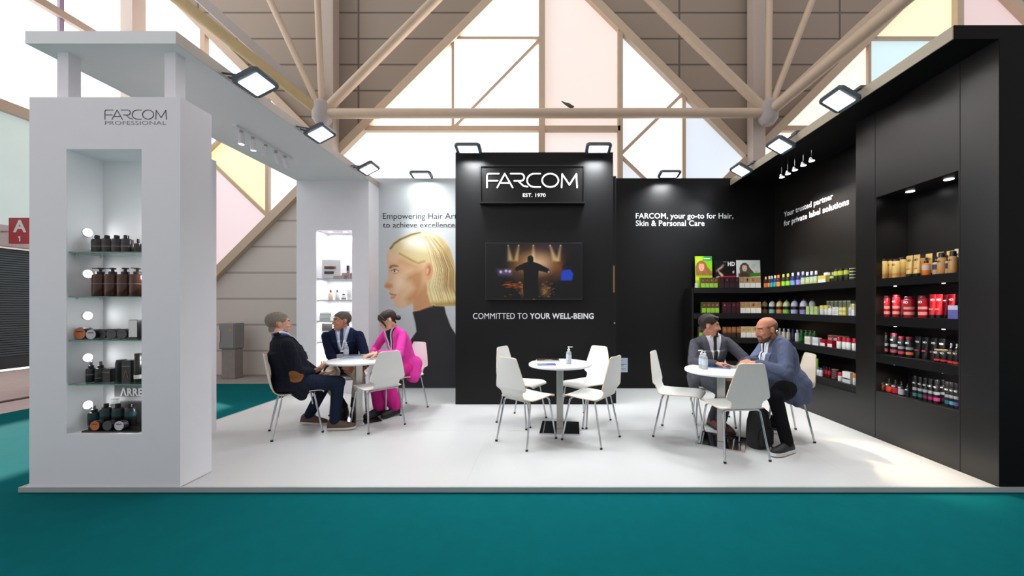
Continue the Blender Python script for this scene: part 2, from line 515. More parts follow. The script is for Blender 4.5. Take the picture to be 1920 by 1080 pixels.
# name sign
sy = PY - 0.09
t = thing('name_sign', 'black framed name sign with white raised letters on the centre partition', 'sign', (X(998, sy), PY, Z(345, sy)))
hw = (1097 - 899) / 2 / S(sy); hh = (381 - 309) / 2 / S(sy)
MB().box(-hw + 0.012, hw - 0.012, -0.075, -0.001, -hh + 0.012, hh - 0.012).obj('panel', mat('sign_black', (17, 16, 16), 0.4, spec=0.25, noise=0.05), t)
fr = MB()
fr.box(-hw, hw, -0.09, -0.001, hh - 0.022, hh).box(-hw, hw, -0.09, -0.001, -hh, -hh + 0.022)
fr.box(-hw, -hw + 0.022, -0.09, -0.001, -hh + 0.022, hh - 0.022).box(hw - 0.022, hw, -0.09, -0.001, -hh + 0.022, hh - 0.022)
fr.obj('frame', mat('sign_frame', (22, 22, 23), 0.3), t)
k = 1 / S(sy)
SIGNW = mat('sign_letters', (250, 250, 250), 0.5, emit=0.55, emit_c=(255, 255, 255), noise=0.0)
link('logo', logo_mesh(172 * k, SIGNW, 0.100), t, ((911.5 - 998) * k, -0.076, (345 - 351) * k), (PI / 2, 0, 0))
text('EST. 1970', 43 * k, SIGNW, t, ((980 - 998) * k, -0.076, (345 - 369) * k), height=7 * k, bold=0.02)

# screen
ty = PY - 0.07
w, h = 182 / S(ty), 107 / S(ty)
t = thing('television', 'wide flat television on the centre partition showing a singer from behind on stage', 'television', (X(1001, ty), PY, Z(562, ty)))
MB().box(-w / 2, w / 2, -0.068, -0.012, 0, h).obj('casing', BLKPL, t, bevel=0.004)
MB().box(-0.2, 0.2, -0.012, -0.0005, h * 0.3, h * 0.7).obj('wall_bracket', RUBBER, t)
cv = Canvas(0, 0, 182, 107, 0.8)
cv.grad((15, 12, 16), (8, 6, 7))
cv.ell(96, 40, 74, 52, (150, 92, 44), 0.85, 1.0)
cv.ell(98, 38, 46, 30, (226, 190, 150), 0.9, 1.0)
cv.ell(140, 46, 22, 30, (150, 80, 30), 0.5, 1.0)
cv.ell(60, 40, 22, 34, (150, 100, 40), 0.45, 1.0)
cv.ell(120, 8, 40, 12, (70, 44, 90), 0.5, 1.0)
for bx, tx, wd in ((42, 46, 9), (62, 57, 6), (90, 90, 6), (122, 132, 9), (142, 137, 6)):
    cv.poly([(bx - 1.2, 4), (bx + 1.2, 4), (tx + wd * .6, 34), (tx - wd * .6, 34)], (246, 222, 160), 2.5, 0.55)
    cv.ell(bx, 4, 1.6, 2.2, (255, 240, 206), 0.7, 0.8)
cv.poly([(0, 0), (36, 0), (34, 70), (30, 107), (0, 107)], (12, 11, 13), 10, 0.85)
cv.poly([(150, 30), (182, 20), (182, 107), (120, 107), (128, 80), (148, 72)], (12, 9, 10), 6, 0.95)
cv.poly([(20, 50), (50, 50), (48, 62), (24, 62)], (120, 100, 170), 4, 0.6)
for q in ((28, 55), (38, 53), (45, 54)): cv.ell(q[0], q[1], 4, 4, (225, 215, 235), 0.8, 0.7)
rr = random.Random(3)
for i in range(60):
    cv.ell(36 + rr.random() * 96, 74 + rr.random() * 30, 1 + rr.random() * 4, 0.8 + rr.random() * 1.6, (200 + rr.random() * 50, 130 + rr.random() * 60, 40 + rr.random() * 50), 0.25 + rr.random() * 0.3, 0.8)
for i in range(14):
    x = 28 + rr.random() * 34; y = 74 + rr.random() * 14
    cv.line([(x, y), (x + 10 + rr.random() * 12, y - 1.5)], 1.2, (190, 80, 20), 0.6)
cv.ell(70, 92, 8, 16, (235, 180, 90), 0.5, 1.0); cv.ell(112, 92, 14, 16, (225, 170, 90), 0.55, 1.0)
cv.poly([(146, 52), (160, 50), (166, 58), (164, 72), (142, 72), (143, 58)], (30, 62, 180), 1.5)
cv.ell(149, 46, 4, 5, (20, 14, 14), 1, 0.3)
man = [(80, 25), (86, 23), (90, 27), (90, 36), (100, 39), (119, 49), (121, 53), (117, 57), (107, 54), (100, 53), (99, 70), (100, 107), (72, 107), (70, 86), (72, 66), (71, 52), (66, 51), (58, 54), (55, 50), (57, 46), (70, 39), (79, 36), (79, 28)]
cv.poly(man, (13, 9, 11), 0.7)
cv.ell(119, 55, 2.5, 2.5, (170, 160, 200), 0.8, 0.5)
link('screen', cv.mesh('screen', w - 0.02, h - 0.024, vcol_mat('screen_picture', 0.4, emit=0.85, spec=0.12)), t, (0, -0.0695, 0.014))
MB().box(-0.016, 0.016, -0.0695, -0.067, 0.004, 0.010).obj('maker_badge', mat('badge', (130, 130, 134), 0.4), t)

# wall lettering
text('FARCOM, your go-to for Hair,', (1375 - 1192) / S(BW), LETTER_W, wr, (X(1192, BW), BW - 0.001, Z(409.5, BW)), bold=0.012)
text('Skin & Personal Care', (1321 - 1192) / S(BW), LETTER_W, wr, (X(1192, BW), BW - 0.001, Z(423.5, BW)), bold=0.012)
DKT = mat('mural_letters', (52, 54, 56), 0.7, spec=0.1)
text('Empowering Hair Artists', 1.225 * 1.155, DKT, wl, (X(718, BW), BW - 0.001, Z(410.5, BW)))
text('to achieve excellence', (852.5 - 718) / S(BW), DKT, wl, (X(718, BW), BW - 0.001, Z(427, BW)))
y0, y1 = 700 / ((1470 - CX) / 3.8), 700 / ((1592 - CX) / 3.8)
ya = 700 / ((1562 - CX) / 3.8)
rot = Matrix(((0, 0, -1), (-1, 0, 0), (0, 1, 0))).to_euler()
text('Your trusted partner', y0 - ya, LETTER_W, wq, (3.799, y0, 2.79), rot, bold=0.02)
text('for private label solutions', y0 - y1, LETTER_W, wq, (3.799, y0, 2.645), rot, bold=0.02)

# small notice on the back wall
t = thing('paper_notice', 'small white paper notice taped low on the black back wall', 'notice', (X(1167, BW), BW, Z(698, BW)))
MB().box(-0.088, 0.088, -0.004, -0.0005, 0, 0.24).obj('sheet', mat('paper', (200, 210, 226), 0.7), t)
ln = MB()
for zz, a, b in ((0.19, -0.07, 0.0), (0.13, -0.07, 0.07), (0.115, -0.07, 0.02), (0.05, -0.02, 0.05)):
    ln.box(a, b, -0.0052, -0.0042, zz, zz + 0.010)
ln.obj('print', mat('blue_print', (90, 110, 150), 0.6), t)

# ================================================================== MURAL
cv = Canvas(706, 425, 880, 728, 1.1)
cv.grad((206, 211, 212), (198, 202, 204))
def q(pts): return [(700 + x / 5.4, 420 + y / 5.4) for x, y in pts]
cv.poly([(767, 642), (760, 664), (752, 690), (747, 728), (880, 728), (880, 640), (856, 630), (845, 612), (836, 588), (833, 574), (808, 572), (790, 580), (774, 586), (779, 606), (781, 622)], (43, 43, 46), 1.2)
cv.poly([(800, 600), (830, 610), (850, 660), (845, 728), (800, 728), (790, 650)], (58, 58, 60), 14, 0.5)
face = q([(170, 245), (145, 275), (135, 330), (137, 390), (150, 430), (155, 470), (152, 510), (148, 548), (130, 590), (109, 622), (112, 645), (138, 656), (155, 662), (164, 682), (160, 702), (172, 720), (182, 732), (172, 750), (186, 768), (206, 780), (216, 806), (226, 836), (260, 856), (310, 848), (372, 820), (396, 806), (404, 850), (404, 892), (470, 880), (600, 835), (600, 600), (620, 480), (560, 380), (430, 330), (320, 270), (230, 235)])
SK = (228, 190, 152)
cv.poly(face, SK, 1.0)
fm = cv.mask(face, 1.0)
def sk(pts, c, soft, a): cv.mix(cv.mask(q(pts), soft) * fm * a, c)
sk([(290, 560), (420, 480), (500, 470), (500, 620), (440, 760), (360, 810), (330, 760), (420, 650), (380, 580)], (192, 136, 88), 6, 0.75)
sk([(396, 800), (420, 740), (530, 600), (600, 660), (600, 840), (470, 880), (404, 892)], (196, 138, 92), 5, 0.8)
sk([(300, 350), (430, 410), (480, 430), (450, 460), (330, 440), (250, 380)], (200, 150, 104), 6, 0.6)
sk([(160, 380), (260, 420), (300, 470), (240, 500), (160, 480)], (214, 160, 116), 5, 0.5)
sk([(230, 520), (330, 540), (300, 640), (220, 700), (200, 600)], (244, 214, 184), 6, 0.8)
sk([(150, 260), (230, 290), (240, 380), (150, 400)], (238, 206, 172), 5, 0.6)
sk([(112, 618), (140, 600), (190, 610), (196, 640), (160, 656), (120, 650)], (196, 130, 84), 3, 0.7)
cv.line(q([(172, 708), (190, 716), (230, 718)]), 1.3, (120, 70, 60), 0.8)
cv.poly(q([(162, 700), (190, 705), (228, 718), (200, 722), (176, 718)]), (196, 116, 100), 1.2, 0.8)
cv.poly(q([(176, 738), (205, 728), (232, 722), (214, 752), (186, 762)]), (214, 136, 116), 1.2, 0.8)
cv.poly(q([(156, 445), (176, 420), (215, 412), (256, 424), (250, 434), (200, 432), (176, 450)]), (140, 98, 58), 1.2, 0.9)
cv.poly(q([(186, 476), (215, 460), (252, 474), (238, 490), (206, 494)]), (236, 226, 216), 1.0, 0.9)
cv.ell(*q([(214, 476)])[0], 2.3, 3.0, (86, 66, 50), 0.95, 0.4)
cv.line(q([(182, 476), (214, 457), (256, 476)]), 1.2, (70, 48, 34), 0.85)
cv.line(q([(196, 496), (226, 500), (246, 490)]), 0.9, (150, 100, 70), 0.6)
hair = q([(160, 250), (205, 190), (270, 145), (380, 98), (480, 76), (560, 84), (640, 108), (720, 165), (782, 262), (818, 380), (832, 500), (860, 640), (900, 760), (900, 830), (700, 834), (620, 832), (575, 800), (545, 700), (540, 610), (590, 560), (612, 480), (585, 402), (525, 388), (455, 410), (390, 384), (320, 345), (255, 305), (185, 262)])
HB = (222, 203, 152)
hm = cv.mask(hair, 1.2)
cv.mix(hm, HB)
def hs(pts, c, soft, a): cv.mix(cv.mask(q(pts), soft) * hm * a, c)
hs([(300, 160), (480, 110), (620, 130), (640, 220), (520, 260), (330, 230)], (243, 239, 222), 9, 0.95)
hs([(620, 330), (760, 250), (830, 480), (830, 690), (700, 660), (680, 470)], (150, 112, 66), 9, 0.8)
hs([(660, 120), (780, 260), (800, 330), (740, 330), (690, 230)], (196, 168, 104), 8, 0.7)
hs([(160, 250), (205, 190), (270, 145), (380, 98), (480, 76), (480, 92), (385, 116), (280, 162), (215, 206), (176, 262)], (112, 86, 44), 1.6, 0.9)
hs([(255, 305), (320, 345), (390, 384), (455, 410), (525, 388), (520, 370), (450, 388), (330, 325), (262, 290)], (176, 138, 78), 2, 0.8)
hs([(560, 700), (700, 720), (860, 720), (880, 790), (700, 800), (590, 780)], (238, 218, 152), 6, 0.8)
hs([(600, 800), (860, 780), (900, 832), (640, 834)], (150, 112, 40), 5, 0.7)
rr = random.Random(5)
for i in range(70):
    t0 = rr.random()
    x = 545 + 300 * t0
    pts = q([(470 + 150 * t0, 92 + 40 * t0 + rr.random() * 20), (560 + 180 * t0, 260 + rr.random() * 40), (600 + 220 * t0, 460), (560 + 260 * t0, 640), (600 + 270 * t0, 760 + rr.random() * 40)])
    d = np.zeros_like(hm)
    keep = cv.c.copy(); cv.line(pts, 0.9, (250, 238, 190) if i % 2 else (150, 116, 62), 0.30)
    cv.c = keep + (cv.c - keep) * hm[..., None]
cv.ell(*q([(556, 482)])[0], 9.4, 18.5, (222, 168, 126), 1.0, 0.15, rot=8)
cv.ell(*q([(560, 470)])[0], 6.0, 12.5, (178, 112, 74), 0.8, 0.5, rot=8)
cv.ell(*q([(548, 478)])[0], 3.2, 8.0, (232, 186, 146), 0.9, 0.5, rot=8)
cv.ell(*q([(524, 548)])[0], 5.0, 6.0, (226, 174, 132), 0.9, 0.4)
cv.line(q([(404, 892), (470, 878), (590, 832)]), 1.0, (30, 30, 32), 0.8)
cw, chh = (880 - 706) / S(BW), (728 - 425) / S(BW)
struct(link('wall_back_mural', cv.mesh('mural_print', cw, chh - 0.004, vcol_mat('mural_paper', 0.5)), None, (X(793, BW), BW - 0.002, 0.004)))

# ================================================================== WHITE TOWER WITH GLASS SHELVES
TY = FY0
TX0, TX1, TT, TB = X(55, TY), X(338, TY), Z(182, TY), 3.075
NX0, NX1, NZ0, NZ1 = X(124.5, TY), X(265.5, TY), Z(814, TY), Z(279.5, TY)
NBY = 3.045
tower = thing('display_tower', 'white display tower on the aisle with a tall lit niche of glass shelves', 'display tower', (0, 0, 0))
mb = MB()
mb.box(TX0, NX0, TY, TB, 0.004, TT).box(NX1, TX1, TY, TB, 0.004, TT)
mb.box(NX0, NX1, TY, TB, 0.004, NZ0).box(NX0, NX1, TY, TB, NZ1, TT)
mb.box(NX0, NX1, NBY, TB, NZ0, NZ1)
mb.obj('carcass', WHITE, tower)
lx = NX0 + 0.0015
li = MB().box(NX0, lx, TY + 0.004, NBY, NZ0, NZ1).box(NX0, NX1, NBY - 0.002, NBY, NZ0, NZ1).box(NX1 - 0.0015, NX1, TY + 0.004, NBY, NZ0, NZ1)
li.box(NX0, NX1, TY + 0.004, NBY, NZ1 - 0.0015, NZ1).box(NX0, NX1, TY + 0.004, NBY, NZ0, NZ0 + 0.0015)
li.obj('niche_lining', WHITE_IN, tower)
GLASS = mat('shelf_glass', (214, 240, 232), 0.03, trans=1.0, spec=0.5, noise=0.0)
GEDGE = mat('shelf_glass_edge', (70, 140, 122), 0.15, noise=0.05, spec=0.5)
shelf_z = [Z(472, TY + 0.01), Z(555.5, TY + 0.01), Z(637.5, TY + 0.01), Z(720.5, TY + 0.01)]
for z in shelf_z:
    g = MB().box(NX0 + 0.003, NX1 - 0.003, TY + 0.014, NBY - 0.004, z - 0.008, z).obj('glass_shelf', GLASS, tower)
    MB().box(NX0 + 0.003, NX1 - 0.003, TY + 0.010, TY + 0.014, z - 0.008, z).obj('polished_edge', GEDGE, g)
    for x, y in ((NX0 + 0.006, TY + 0.06), (NX0 + 0.006, NBY - 0.02), (NX1 - 0.006, TY + 0.06), (NX1 - 0.006, NBY - 0.02)):
        MB().lathe([(0.006, -0.022), (0.006, -0.0085)], 8, c=(x, y, z)).obj('shelf_pin', STEEL, g)
for py in (436, 513.5, 592, 670.5, 759):
    y = 2.935
    for sx_, xx in ((1, lx), (-1, NX1 - 0.0015)):
        M = Matrix.Translation((xx, y, Z(py, y))) @ Matrix.Rotation(sx_ * PI / 2, 4, 'Y')
        p = MB().lathe([(0.031, 0), (0.031, 0.010), (0.027, 0.014)], 22, M=M).obj('puck_light', PUCK, tower)
        MB().lathe([(0.035, 0), (0.035, 0.009), (0.0315, 0.0095)], 22, M=M).obj('rim', WHITE_IN, p)
    for xx, ry in ((lx + 0.02, -PI / 2), (NX1 - 0.022, PI / 2)):
        l = bpy.data.lights.new('puck_lamp', 'AREA'); l.shape = 'DISK'; l.size = 0.055; l.energy = 0.17 if ry < 0 else 0.42; l.color = (0.98, 0.99, 1)
        o = bpy.data.objects.new('puck_lamp', l); COL.objects.link(o); o.parent = tower
        o.location = (xx, y, Z(py, y)); o.rotation_euler = (0, ry, 0)
k = 1 / S(TY)
link('logo', logo_mesh(117 * k, LETTER_G, 0.066, 0.0015), tower, (X(196, TY), TY - 0.0002, Z(224, TY)), (PI / 2, 0, 0))
text('PROFESSIONAL', 115 * k, mat('pale_grey_letters', (120, 118, 122), 0.5), tower, (X(197, TY), TY - 0.0002, Z(234, TY)), height=7 * k, bold=-0.012)

# canopy with its stub posts
CX0, CX1, CZ0, CZ1 = X(47, FY0), X(329.5, FY0), Z(81.5, FY0), Z(58, FY0)
PILY = 5.87
t = thing('white_canopy', 'flat white canopy slab carried by white posts above the white tower', 'canopy', (0, 0, 0))
MB().box(CX0, CX1, FY0, BW, CZ0, CZ1).obj('slab', mat('canopy_white', (238, 240, 240), 0.55, noise=0.02, scale=4), t)
MB().box(CX1, CX1 + 0.004, FY0 + 0.002, BW, CZ0 + 0.001, CZ1 - 0.001).obj('fascia', mat('canopy_edge', (202, 192, 182), 0.5, noise=0.03), t)
for x0, x1 in ((-3.80, -3.718), (-2.97, -2.884)):
    MB().box(x0, x1, 2.905, 2.985, TT, CZ0).obj('post', WHITE, t)

# low rear column behind the tower
t = thing('white_column', 'plain white column standing behind the display tower', 'column', (0, 0, 0))
MB().box(-3.93, -3.63, 3.72, 4.11, 0, 2.96).obj('shaft', WHITE, t)

# rear white pillar with a lit niche
RPX0, RPX1 = CX0, CX1
QX0, QX1, QZ0, QZ1 = X(593, PILY), X(660, PILY), Z(690, PILY), Z(431, PILY)
pil = thing('display_pillar', 'white display pillar at the back with a narrow brightly lit niche', 'display pillar', (0, 0, 0))
mb = MB()
mb.box(RPX0, QX0, PILY, BW, 0, CZ0).box(QX1, RPX1, PILY, BW, 0, CZ0)
mb.box(QX0, QX1, PILY, BW, 0, QZ0).box(QX0, QX1, PILY, BW, QZ1, CZ0).box(QX0, QX1, BW - 0.03, BW, QZ0, QZ1)
mb.obj('carcass', WHITE, pil)
pshelf = [Z(522, PILY), Z(562.5, PILY), Z(602, PILY), Z(642, PILY)]
for z in pshelf:
    MB().box(QX0 + 0.002, QX1 - 0.002, PILY + 0.01, BW - 0.032, z - 0.010, z).obj('glass_shelf', mat('grey_glass', (150, 160, 162), 0.1, alpha=0.55, noise=0.0), pil)
for px in (618, 646):
    MB().lathe([(0.03, -0.003), (0.03, 0.003)], 16, c=(X(px, 6.0), 6.03, QZ1 - 0.004)).obj('downlight', PUCK, pil)
for z in pshelf + [QZ1]:
    l = bpy.data.lights.new('niche_lamp', 'AREA'); l.shape = 'RECTANGLE'; l.size = 0.5; l.size_y = 0.12; l.energy = 2.0 if z < QZ1 else 6
    o = bpy.data.objects.new('niche_lamp', l); COL.objects.link(o); o.parent = pil; o.location = ((QX0 + QX1) / 2, 6.0, z - 0.02)

# ================================================================== HALL
HY = 7.66
PANEL = bpy.data.materials.new('sandwich_panels'); PANEL.use_nodes = True
n = PANEL.node_tree.nodes; l = PANEL.node_tree.links
b = n['Principled BSDF']; b.inputs['Roughness'].default_value = 0.6
tcx = n.new('ShaderNodeTexCoord'); sp = n.new('ShaderNodeSeparateXYZ'); l.new(tcx.outputs['Object'], sp.inputs[0])
def mnode(op, a, bb=None):
    m = n.new('ShaderNodeMath'); m.operation = op
    for i, v in enumerate((a, bb)):
        if v is None: continue
        if hasattr(v, 'is_output'): l.new(v, m.inputs[i])
        else: m.inputs[i].default_value = v
    return m.outputs[0]
fz = mnode('FRACT', mnode('DIVIDE', mnode('ADD', sp.outputs[2], 0.10), 0.535))
fx = mnode('FRACT', mnode('DIVIDE', mnode('ADD', sp.outputs[0], 20.38), 3.3))
groove = mnode('MAXIMUM', mnode('LESS_THAN', fz, 0.07), mnode('LESS_THAN', fx, 0.012))
mx = n.new('ShaderNodeMix'); mx.data_type = 'RGBA'
mx.inputs['A'].default_value = rgb(158, 141, 125); mx.inputs['B'].default_value = rgb(104, 90, 78)
l.new(groove, mx.inputs['Factor']); l.new(mx.outputs['Result'], b.inputs['Base Color'])
bp = n.new('ShaderNodeBump'); bp.inputs['Strength'].default_value = 0.6; bp.inputs['Distance'].default_value = 0.03
l.new(mnode('SUBTRACT', 1.0, groove), bp.inputs['Height']); l.new(bp.outputs[0], b.inputs['Normal'])

PANEL2 = PANEL.copy(); PANEL2.name = 'sandwich_panels_lit'  # paler copy: the light on the lower wall is put into its colour
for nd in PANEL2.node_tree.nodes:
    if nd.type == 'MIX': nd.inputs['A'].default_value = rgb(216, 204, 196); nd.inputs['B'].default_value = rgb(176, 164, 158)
def hp(p): return (X(p[0], HY), Z(p[1], HY))
cents = [239, 1016, 1793, 2570]
TOPY = -620
for i, (a, c) in enumerate(zip(cents[:-1], cents[1:])):
    col_x = (a + c) / 2
    up = [hp(p) for p in ((a, -93), (col_x, 295), (c, -93), (c, TOPY), (a, TOPY))]
    dn = [hp(p) for p in ((a, 683), (col_x, 295), (c, 683), (c, 704), (a, 704))]
    struct(MB().prism(up, 'y', HY + 0.02, HY + 0.10).obj('wall_hall', PANEL))
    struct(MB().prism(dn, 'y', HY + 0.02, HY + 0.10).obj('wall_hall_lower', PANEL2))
struct(MB().box(X(256, HY), X(2600, HY), HY - 0.10, HY + 0.1, ZC, Z(702.5, HY)).obj('baseboard_hall', CONC))

BEAM = mat('beige_steel', (206, 182, 158), 0.5, noise=0.06, scale=6, spec=0.4)
BEAM2 = mat('grey_steel', (176, 166, 160), 0.5, noise=0.05, scale=6)
def pane(name, poly, c, e):
    m = mat('pane_%d_%d_%d_%d' % (c[0], c[1], c[2], int(e * 100)), c, 0.6, emit=e, noise=0.06, scale=1.2, spec=0.15)
    return struct(MB().prism([hp(p) for p in poly], 'y', HY + 0.03, HY + 0.045).obj(name, m))
def hbar(a, b, w=0.10, d=0.12, y=HY - 0.02, m=None, name='window_frame_bar'):
    pa = Vector((hp(a)[0], y, hp(a)[1])); pb = Vector((hp(b)[0], y, hp(b)[1]))
    return struct(MB().bar(pa, pb, d, w, up=(0, 1, 0)).obj(name, m or BEAM)) if False else struct(MB().bar(pa, pb, w, d, up=(0, 1, 0)).obj(name, m or BEAM))

wn = 0
def panes(c, defs):
    global wn
    for poly, colr, e in defs:
        wn += 1
        pane('window_%d' % wn, [(c + x, y) for x, y in poly], colr, e)
L1 = [(-333, 240), (0, -93), (0, 240)]
L2 = [(-388, 295), (-333, 240), (0, 240), (0, 683)]
R1 = [(0, -93), (146, 53), (146, 240), (0, 240)]
R1b = [(0, 240), (146, 240), (146, 537), (0, 683)]
R2a = [(146, 53), (265, 172), (265, 177), (146, 290)]
R2b = [(146, 290), (265, 177), (265, 402)]
R2c = [(265, 172), (388, 295), (265, 418)]
R2d = [(146, 290), (265, 402), (265, 418), (146, 537)]
panes(239, [(R1, (252, 238, 232), 0.95), (R1b, (240, 230, 230), 0.9), (R2a, (255, 250, 248), 1.0), (R2b, (255, 234, 184), 0.68), (R2c, (252, 252, 255), 0.85), (R2d, (234, 214, 217), 0.55), ])
panes(1016, [(L1, (255, 255, 255), 3.6), (L2, (252, 251, 251), 1.0), (R1, (238, 222, 214), 0.56), (R1b, (240, 230, 226), 0.62), (R2a, (236, 241, 248), 0.64), (R2b, (255, 255, 252), 1.6), (R2c, (226, 236, 248), 0.60), (R2d, (232, 238, 248), 0.62)])
L1r = [(-215, 122), (0, -93), (0, 74), (-167, 74)]
L1s = [(-333, 240), (-167, 74), (-167, 240)]
L1t = [(-167, 74), (0, 74), (0, 240), (-167, 240)]
L1r = [(-167, 74), (0, -93), (0, 74)]
panes(1793, [(L1r, (248, 236, 200), 0.64), (L1s, (252, 238, 226), 0.74), (L1t, (212, 236, 240), 0.58), (L2, (250, 232, 226), 0.84), (R1, (228, 206, 204), 0.5), (R1b, (240, 230, 220), 0.7), (R2a, (240, 240, 240), 0.7), (R2b, (240, 240, 240), 0.7), (R2c, (240, 240, 240), 0.7), (R2d, (240, 240, 240), 0.7)])
for c in (239, 1016, 1793):
    left = c > 300            # the hall's end wall stops at its left corner
    for a, b_ in (((-388, 295), (0, -93)), ((0, -93), (388, 295)), ((388, 295), (0, 683)), ((0, 683), (-388, 295))):
        if min(a[0], b_[0]) < 0 and not left: continue
        hbar((c + a[0], a[1]), (c + b_[0], b_[1]), 0.16, 0.16)
    hbar((c, -93), (c, 683), 0.13, 0.13)
    if left: hbar((c - 166, 74), (c - 166, 240), 0.06, 0.06)
    hbar((c + 146, 53), (c + 146, 537), 0.10, 0.10)
    hbar((c + 265, 172), (c + 265, 418), 0.07, 0.07)
    if left: hbar((c - 166, 74), (c, 74), 0.06, 0.06)
    hbar((c - (333 if left else 0), 243), (c + 146, 243), 0.10, 0.10)
    if left: hbar((c - 166, 243), (c - 4, 77), 0.06, 0.06)
    hbar((c + 146, 292), (c + 265, 176), 0.06, 0.06)
    hbar((c + 146, 292), (c + 265, 406), 0.06, 0.06)
# box columns in front of the wall at the diamonds' meeting points
for px in (628, 1405):
    struct(MB().box(X(px - 9, HY), X(px + 13, HY), HY - 0.32, HY - 0.10, ZC, 8.6).obj('column', mat('column_steel', (198, 182, 170), 0.5, noise=0.04)))

# tubular roof truss in front of the end wall
TRY = 7.1
def tp(px, py, y=TRY): return (X(px, y), y, Z(py, y))
tr = thing('roof_truss', 'beige tubular steel roof truss crossing in front of the high glazed wall', 'truss', (0, 0, 0))
N1, N2 = tp(604, 213), tp(1440, 212)
MB().tube([N1, N2], 0.092, 14).obj('chord', BEAM, tr, smooth=True)
for a, p0, r in ((N1, (594, -30), 0.055), (N1, (492, -30), 0.06), (N1, (846, -30), 0.085), (N2, (1443, -30), 0.06), (N2, (1535, -30), 0.06), (N2, (1190, -30), 0.085)):
    MB().tube([a, tp(*p0)], r, 14).obj('diagonal', BEAM, tr, smooth=True)
BEAM3 = mat('ochre_steel', (190, 164, 118), 0.5, noise=0.12, scale=5)
MB().tube([N1, tp(312, -18, 6.0)], 0.095, 14).obj('main_tube', BEAM3, tr, smooth=True)
MB().tube([N2, tp(1745, -42, 5.0)], 0.10, 14).obj('main_tube', BEAM, tr, smooth=True)
for nd in (N1, N2):
    MB().lathe([(0.10, -0.22), (0.17, -0.12), (0.17, 0.16), (0.10, 0.24)], 14, c=nd).obj('node_joint', BEAM2, tr, smooth=True)
MB().bar(tp(605, 205, 7.25), tp(345, -30, 6.6), 0.07, 0.16).obj('brace', BEAM2, tr)
MB().bar(tp(1452, 200, 7.25), tp(1700, -30, 6.6), 0.07, 0.16).obj('brace', BEAM, tr)

# left glazed side wall of the hall: transoms, lintel, panes, doors beyond
LX = -8.4
CLR = mat('side_glass_white', (250, 252, 255), 0.4, emit=1.7, noise=0.02, scale=0.8, spec=0.2)
GRN = mat('side_glass_pale', (196, 212, 210), 0.3, emit=0.42, noise=0.15, scale=1.2, spec=0.3)
struct(MB().box(LX - 0.02, LX, 1.0, HY, 4.45, 14).obj('window_30', CLR))
struct(MB().box(LX - 0.02, LX, 1.0, HY, 2.62, 4.45).obj('window_31', GRN))
for z, h_ in ((6.39, 0.13), (4.45, 0.16)):
    struct(MB().box(LX - 0.03, LX + 0.10, 3.2, HY, z - h_ / 2, z + h_ / 2).obj('window_frame_bar', mat('side_frame', (198, 176, 160), 0.5)))
struct(MB().box(LX - 0.10, LX + 0.06, 3.2, HY, 2.30, 2.62).obj('lintel', mat('lintel_pale', (214, 204, 204), 0.5)))
for y in (5.3, 6.44):
    struct(MB().box(LX - 0.02, LX + 0.05, y - 0.03, y + 0.03, 2.62, 8.6).obj('window_frame_bar', mat('mullion_mauve', (168, 150, 178), 0.5)))
struct(MB().box(LX - 0.05, LX + 0.24, HY - 0.3, HY - 0.05, ZC, 8.6).obj('column', MATS['column_steel']))
# faint buildings seen through the side glass
LOUV = mat('dark_louvre', (62, 70, 74), 0.45, noise=0.1)
t = thing('louvre_wall', 'dark grey louvred shopfront across the paving beyond the red sign', 'shopfront', (-11.6, 0, 0))
MB().box(-0.25, 0, 2.0, 9.6, 0.02, 2.6).obj('backing', mat('dark_backing', (40, 46, 50), 0.5), t)
sl = MB()
for i in range(46): sl.box(0.0, 0.025, 2.0, 9.6, 0.30 + i * 0.05, 0.33 + i * 0.05)
sl.obj('slats', LOUV, t)
po = MB()
for y in (4.6, 6.2, 7.8): po.box(0.0, 0.06, y - 0.05, y + 0.05, 0.02, 2.6)
po.obj('posts', mat('post_grey', (120, 128, 128), 0.5), t)
MB().box(-0.02, 0.10, 2.0, 9.6, 2.6, 2.9).obj('header', MATS['lintel_pale'], t)

# red hall sign
yy = 5.72
t = thing('hall_sign', 'red square hall sign with a white letter A and number 1', 'sign', (LX + 0.16, yy, Z(457, yy)))
w = 48 / S(yy); h = 48 / S(yy)
cx_ = X(36.5, yy) - (LX + 0.16)
MB().box(cx_ - w / 2 + 0.06, cx_ + w / 2 + 0.12, -0.02, 0.02, 0, h).obj('board', mat('sign_red', (176, 58, 66), 0.5, emit=0.06), t)
MB().box(cx_ - w / 2 - 0.12, cx_ - w / 2 + 0.07, -0.008, 0.008, h * 0.45, h * 0.5).obj('bracket', STEEL, t)
text('A', 25 / S(yy), LETTER_W, t, (cx_ - 12 / S(yy) + 0.03, -0.021, 21 / S(yy)), height=23 / S(yy), bold=0.03)
u_ = 1 / S(yy); o1 = cx_ + 0.03
MB().prism([(o1 - 0.6 * u_, 4 * u_), (o1 + 1.6 * u_, 4 * u_), (o1 + 1.6 * u_, 14 * u_), (o1 - 0.4 * u_, 14 * u_), (o1 - 3.0 * u_, 12.2 * u_), (o1 - 2.4 * u_, 10.6 * u_), (o1 - 0.6 * u_, 11.6 * u_)], 'y', -0.022, -0.0205).obj('lettering', LETTER_W, t)

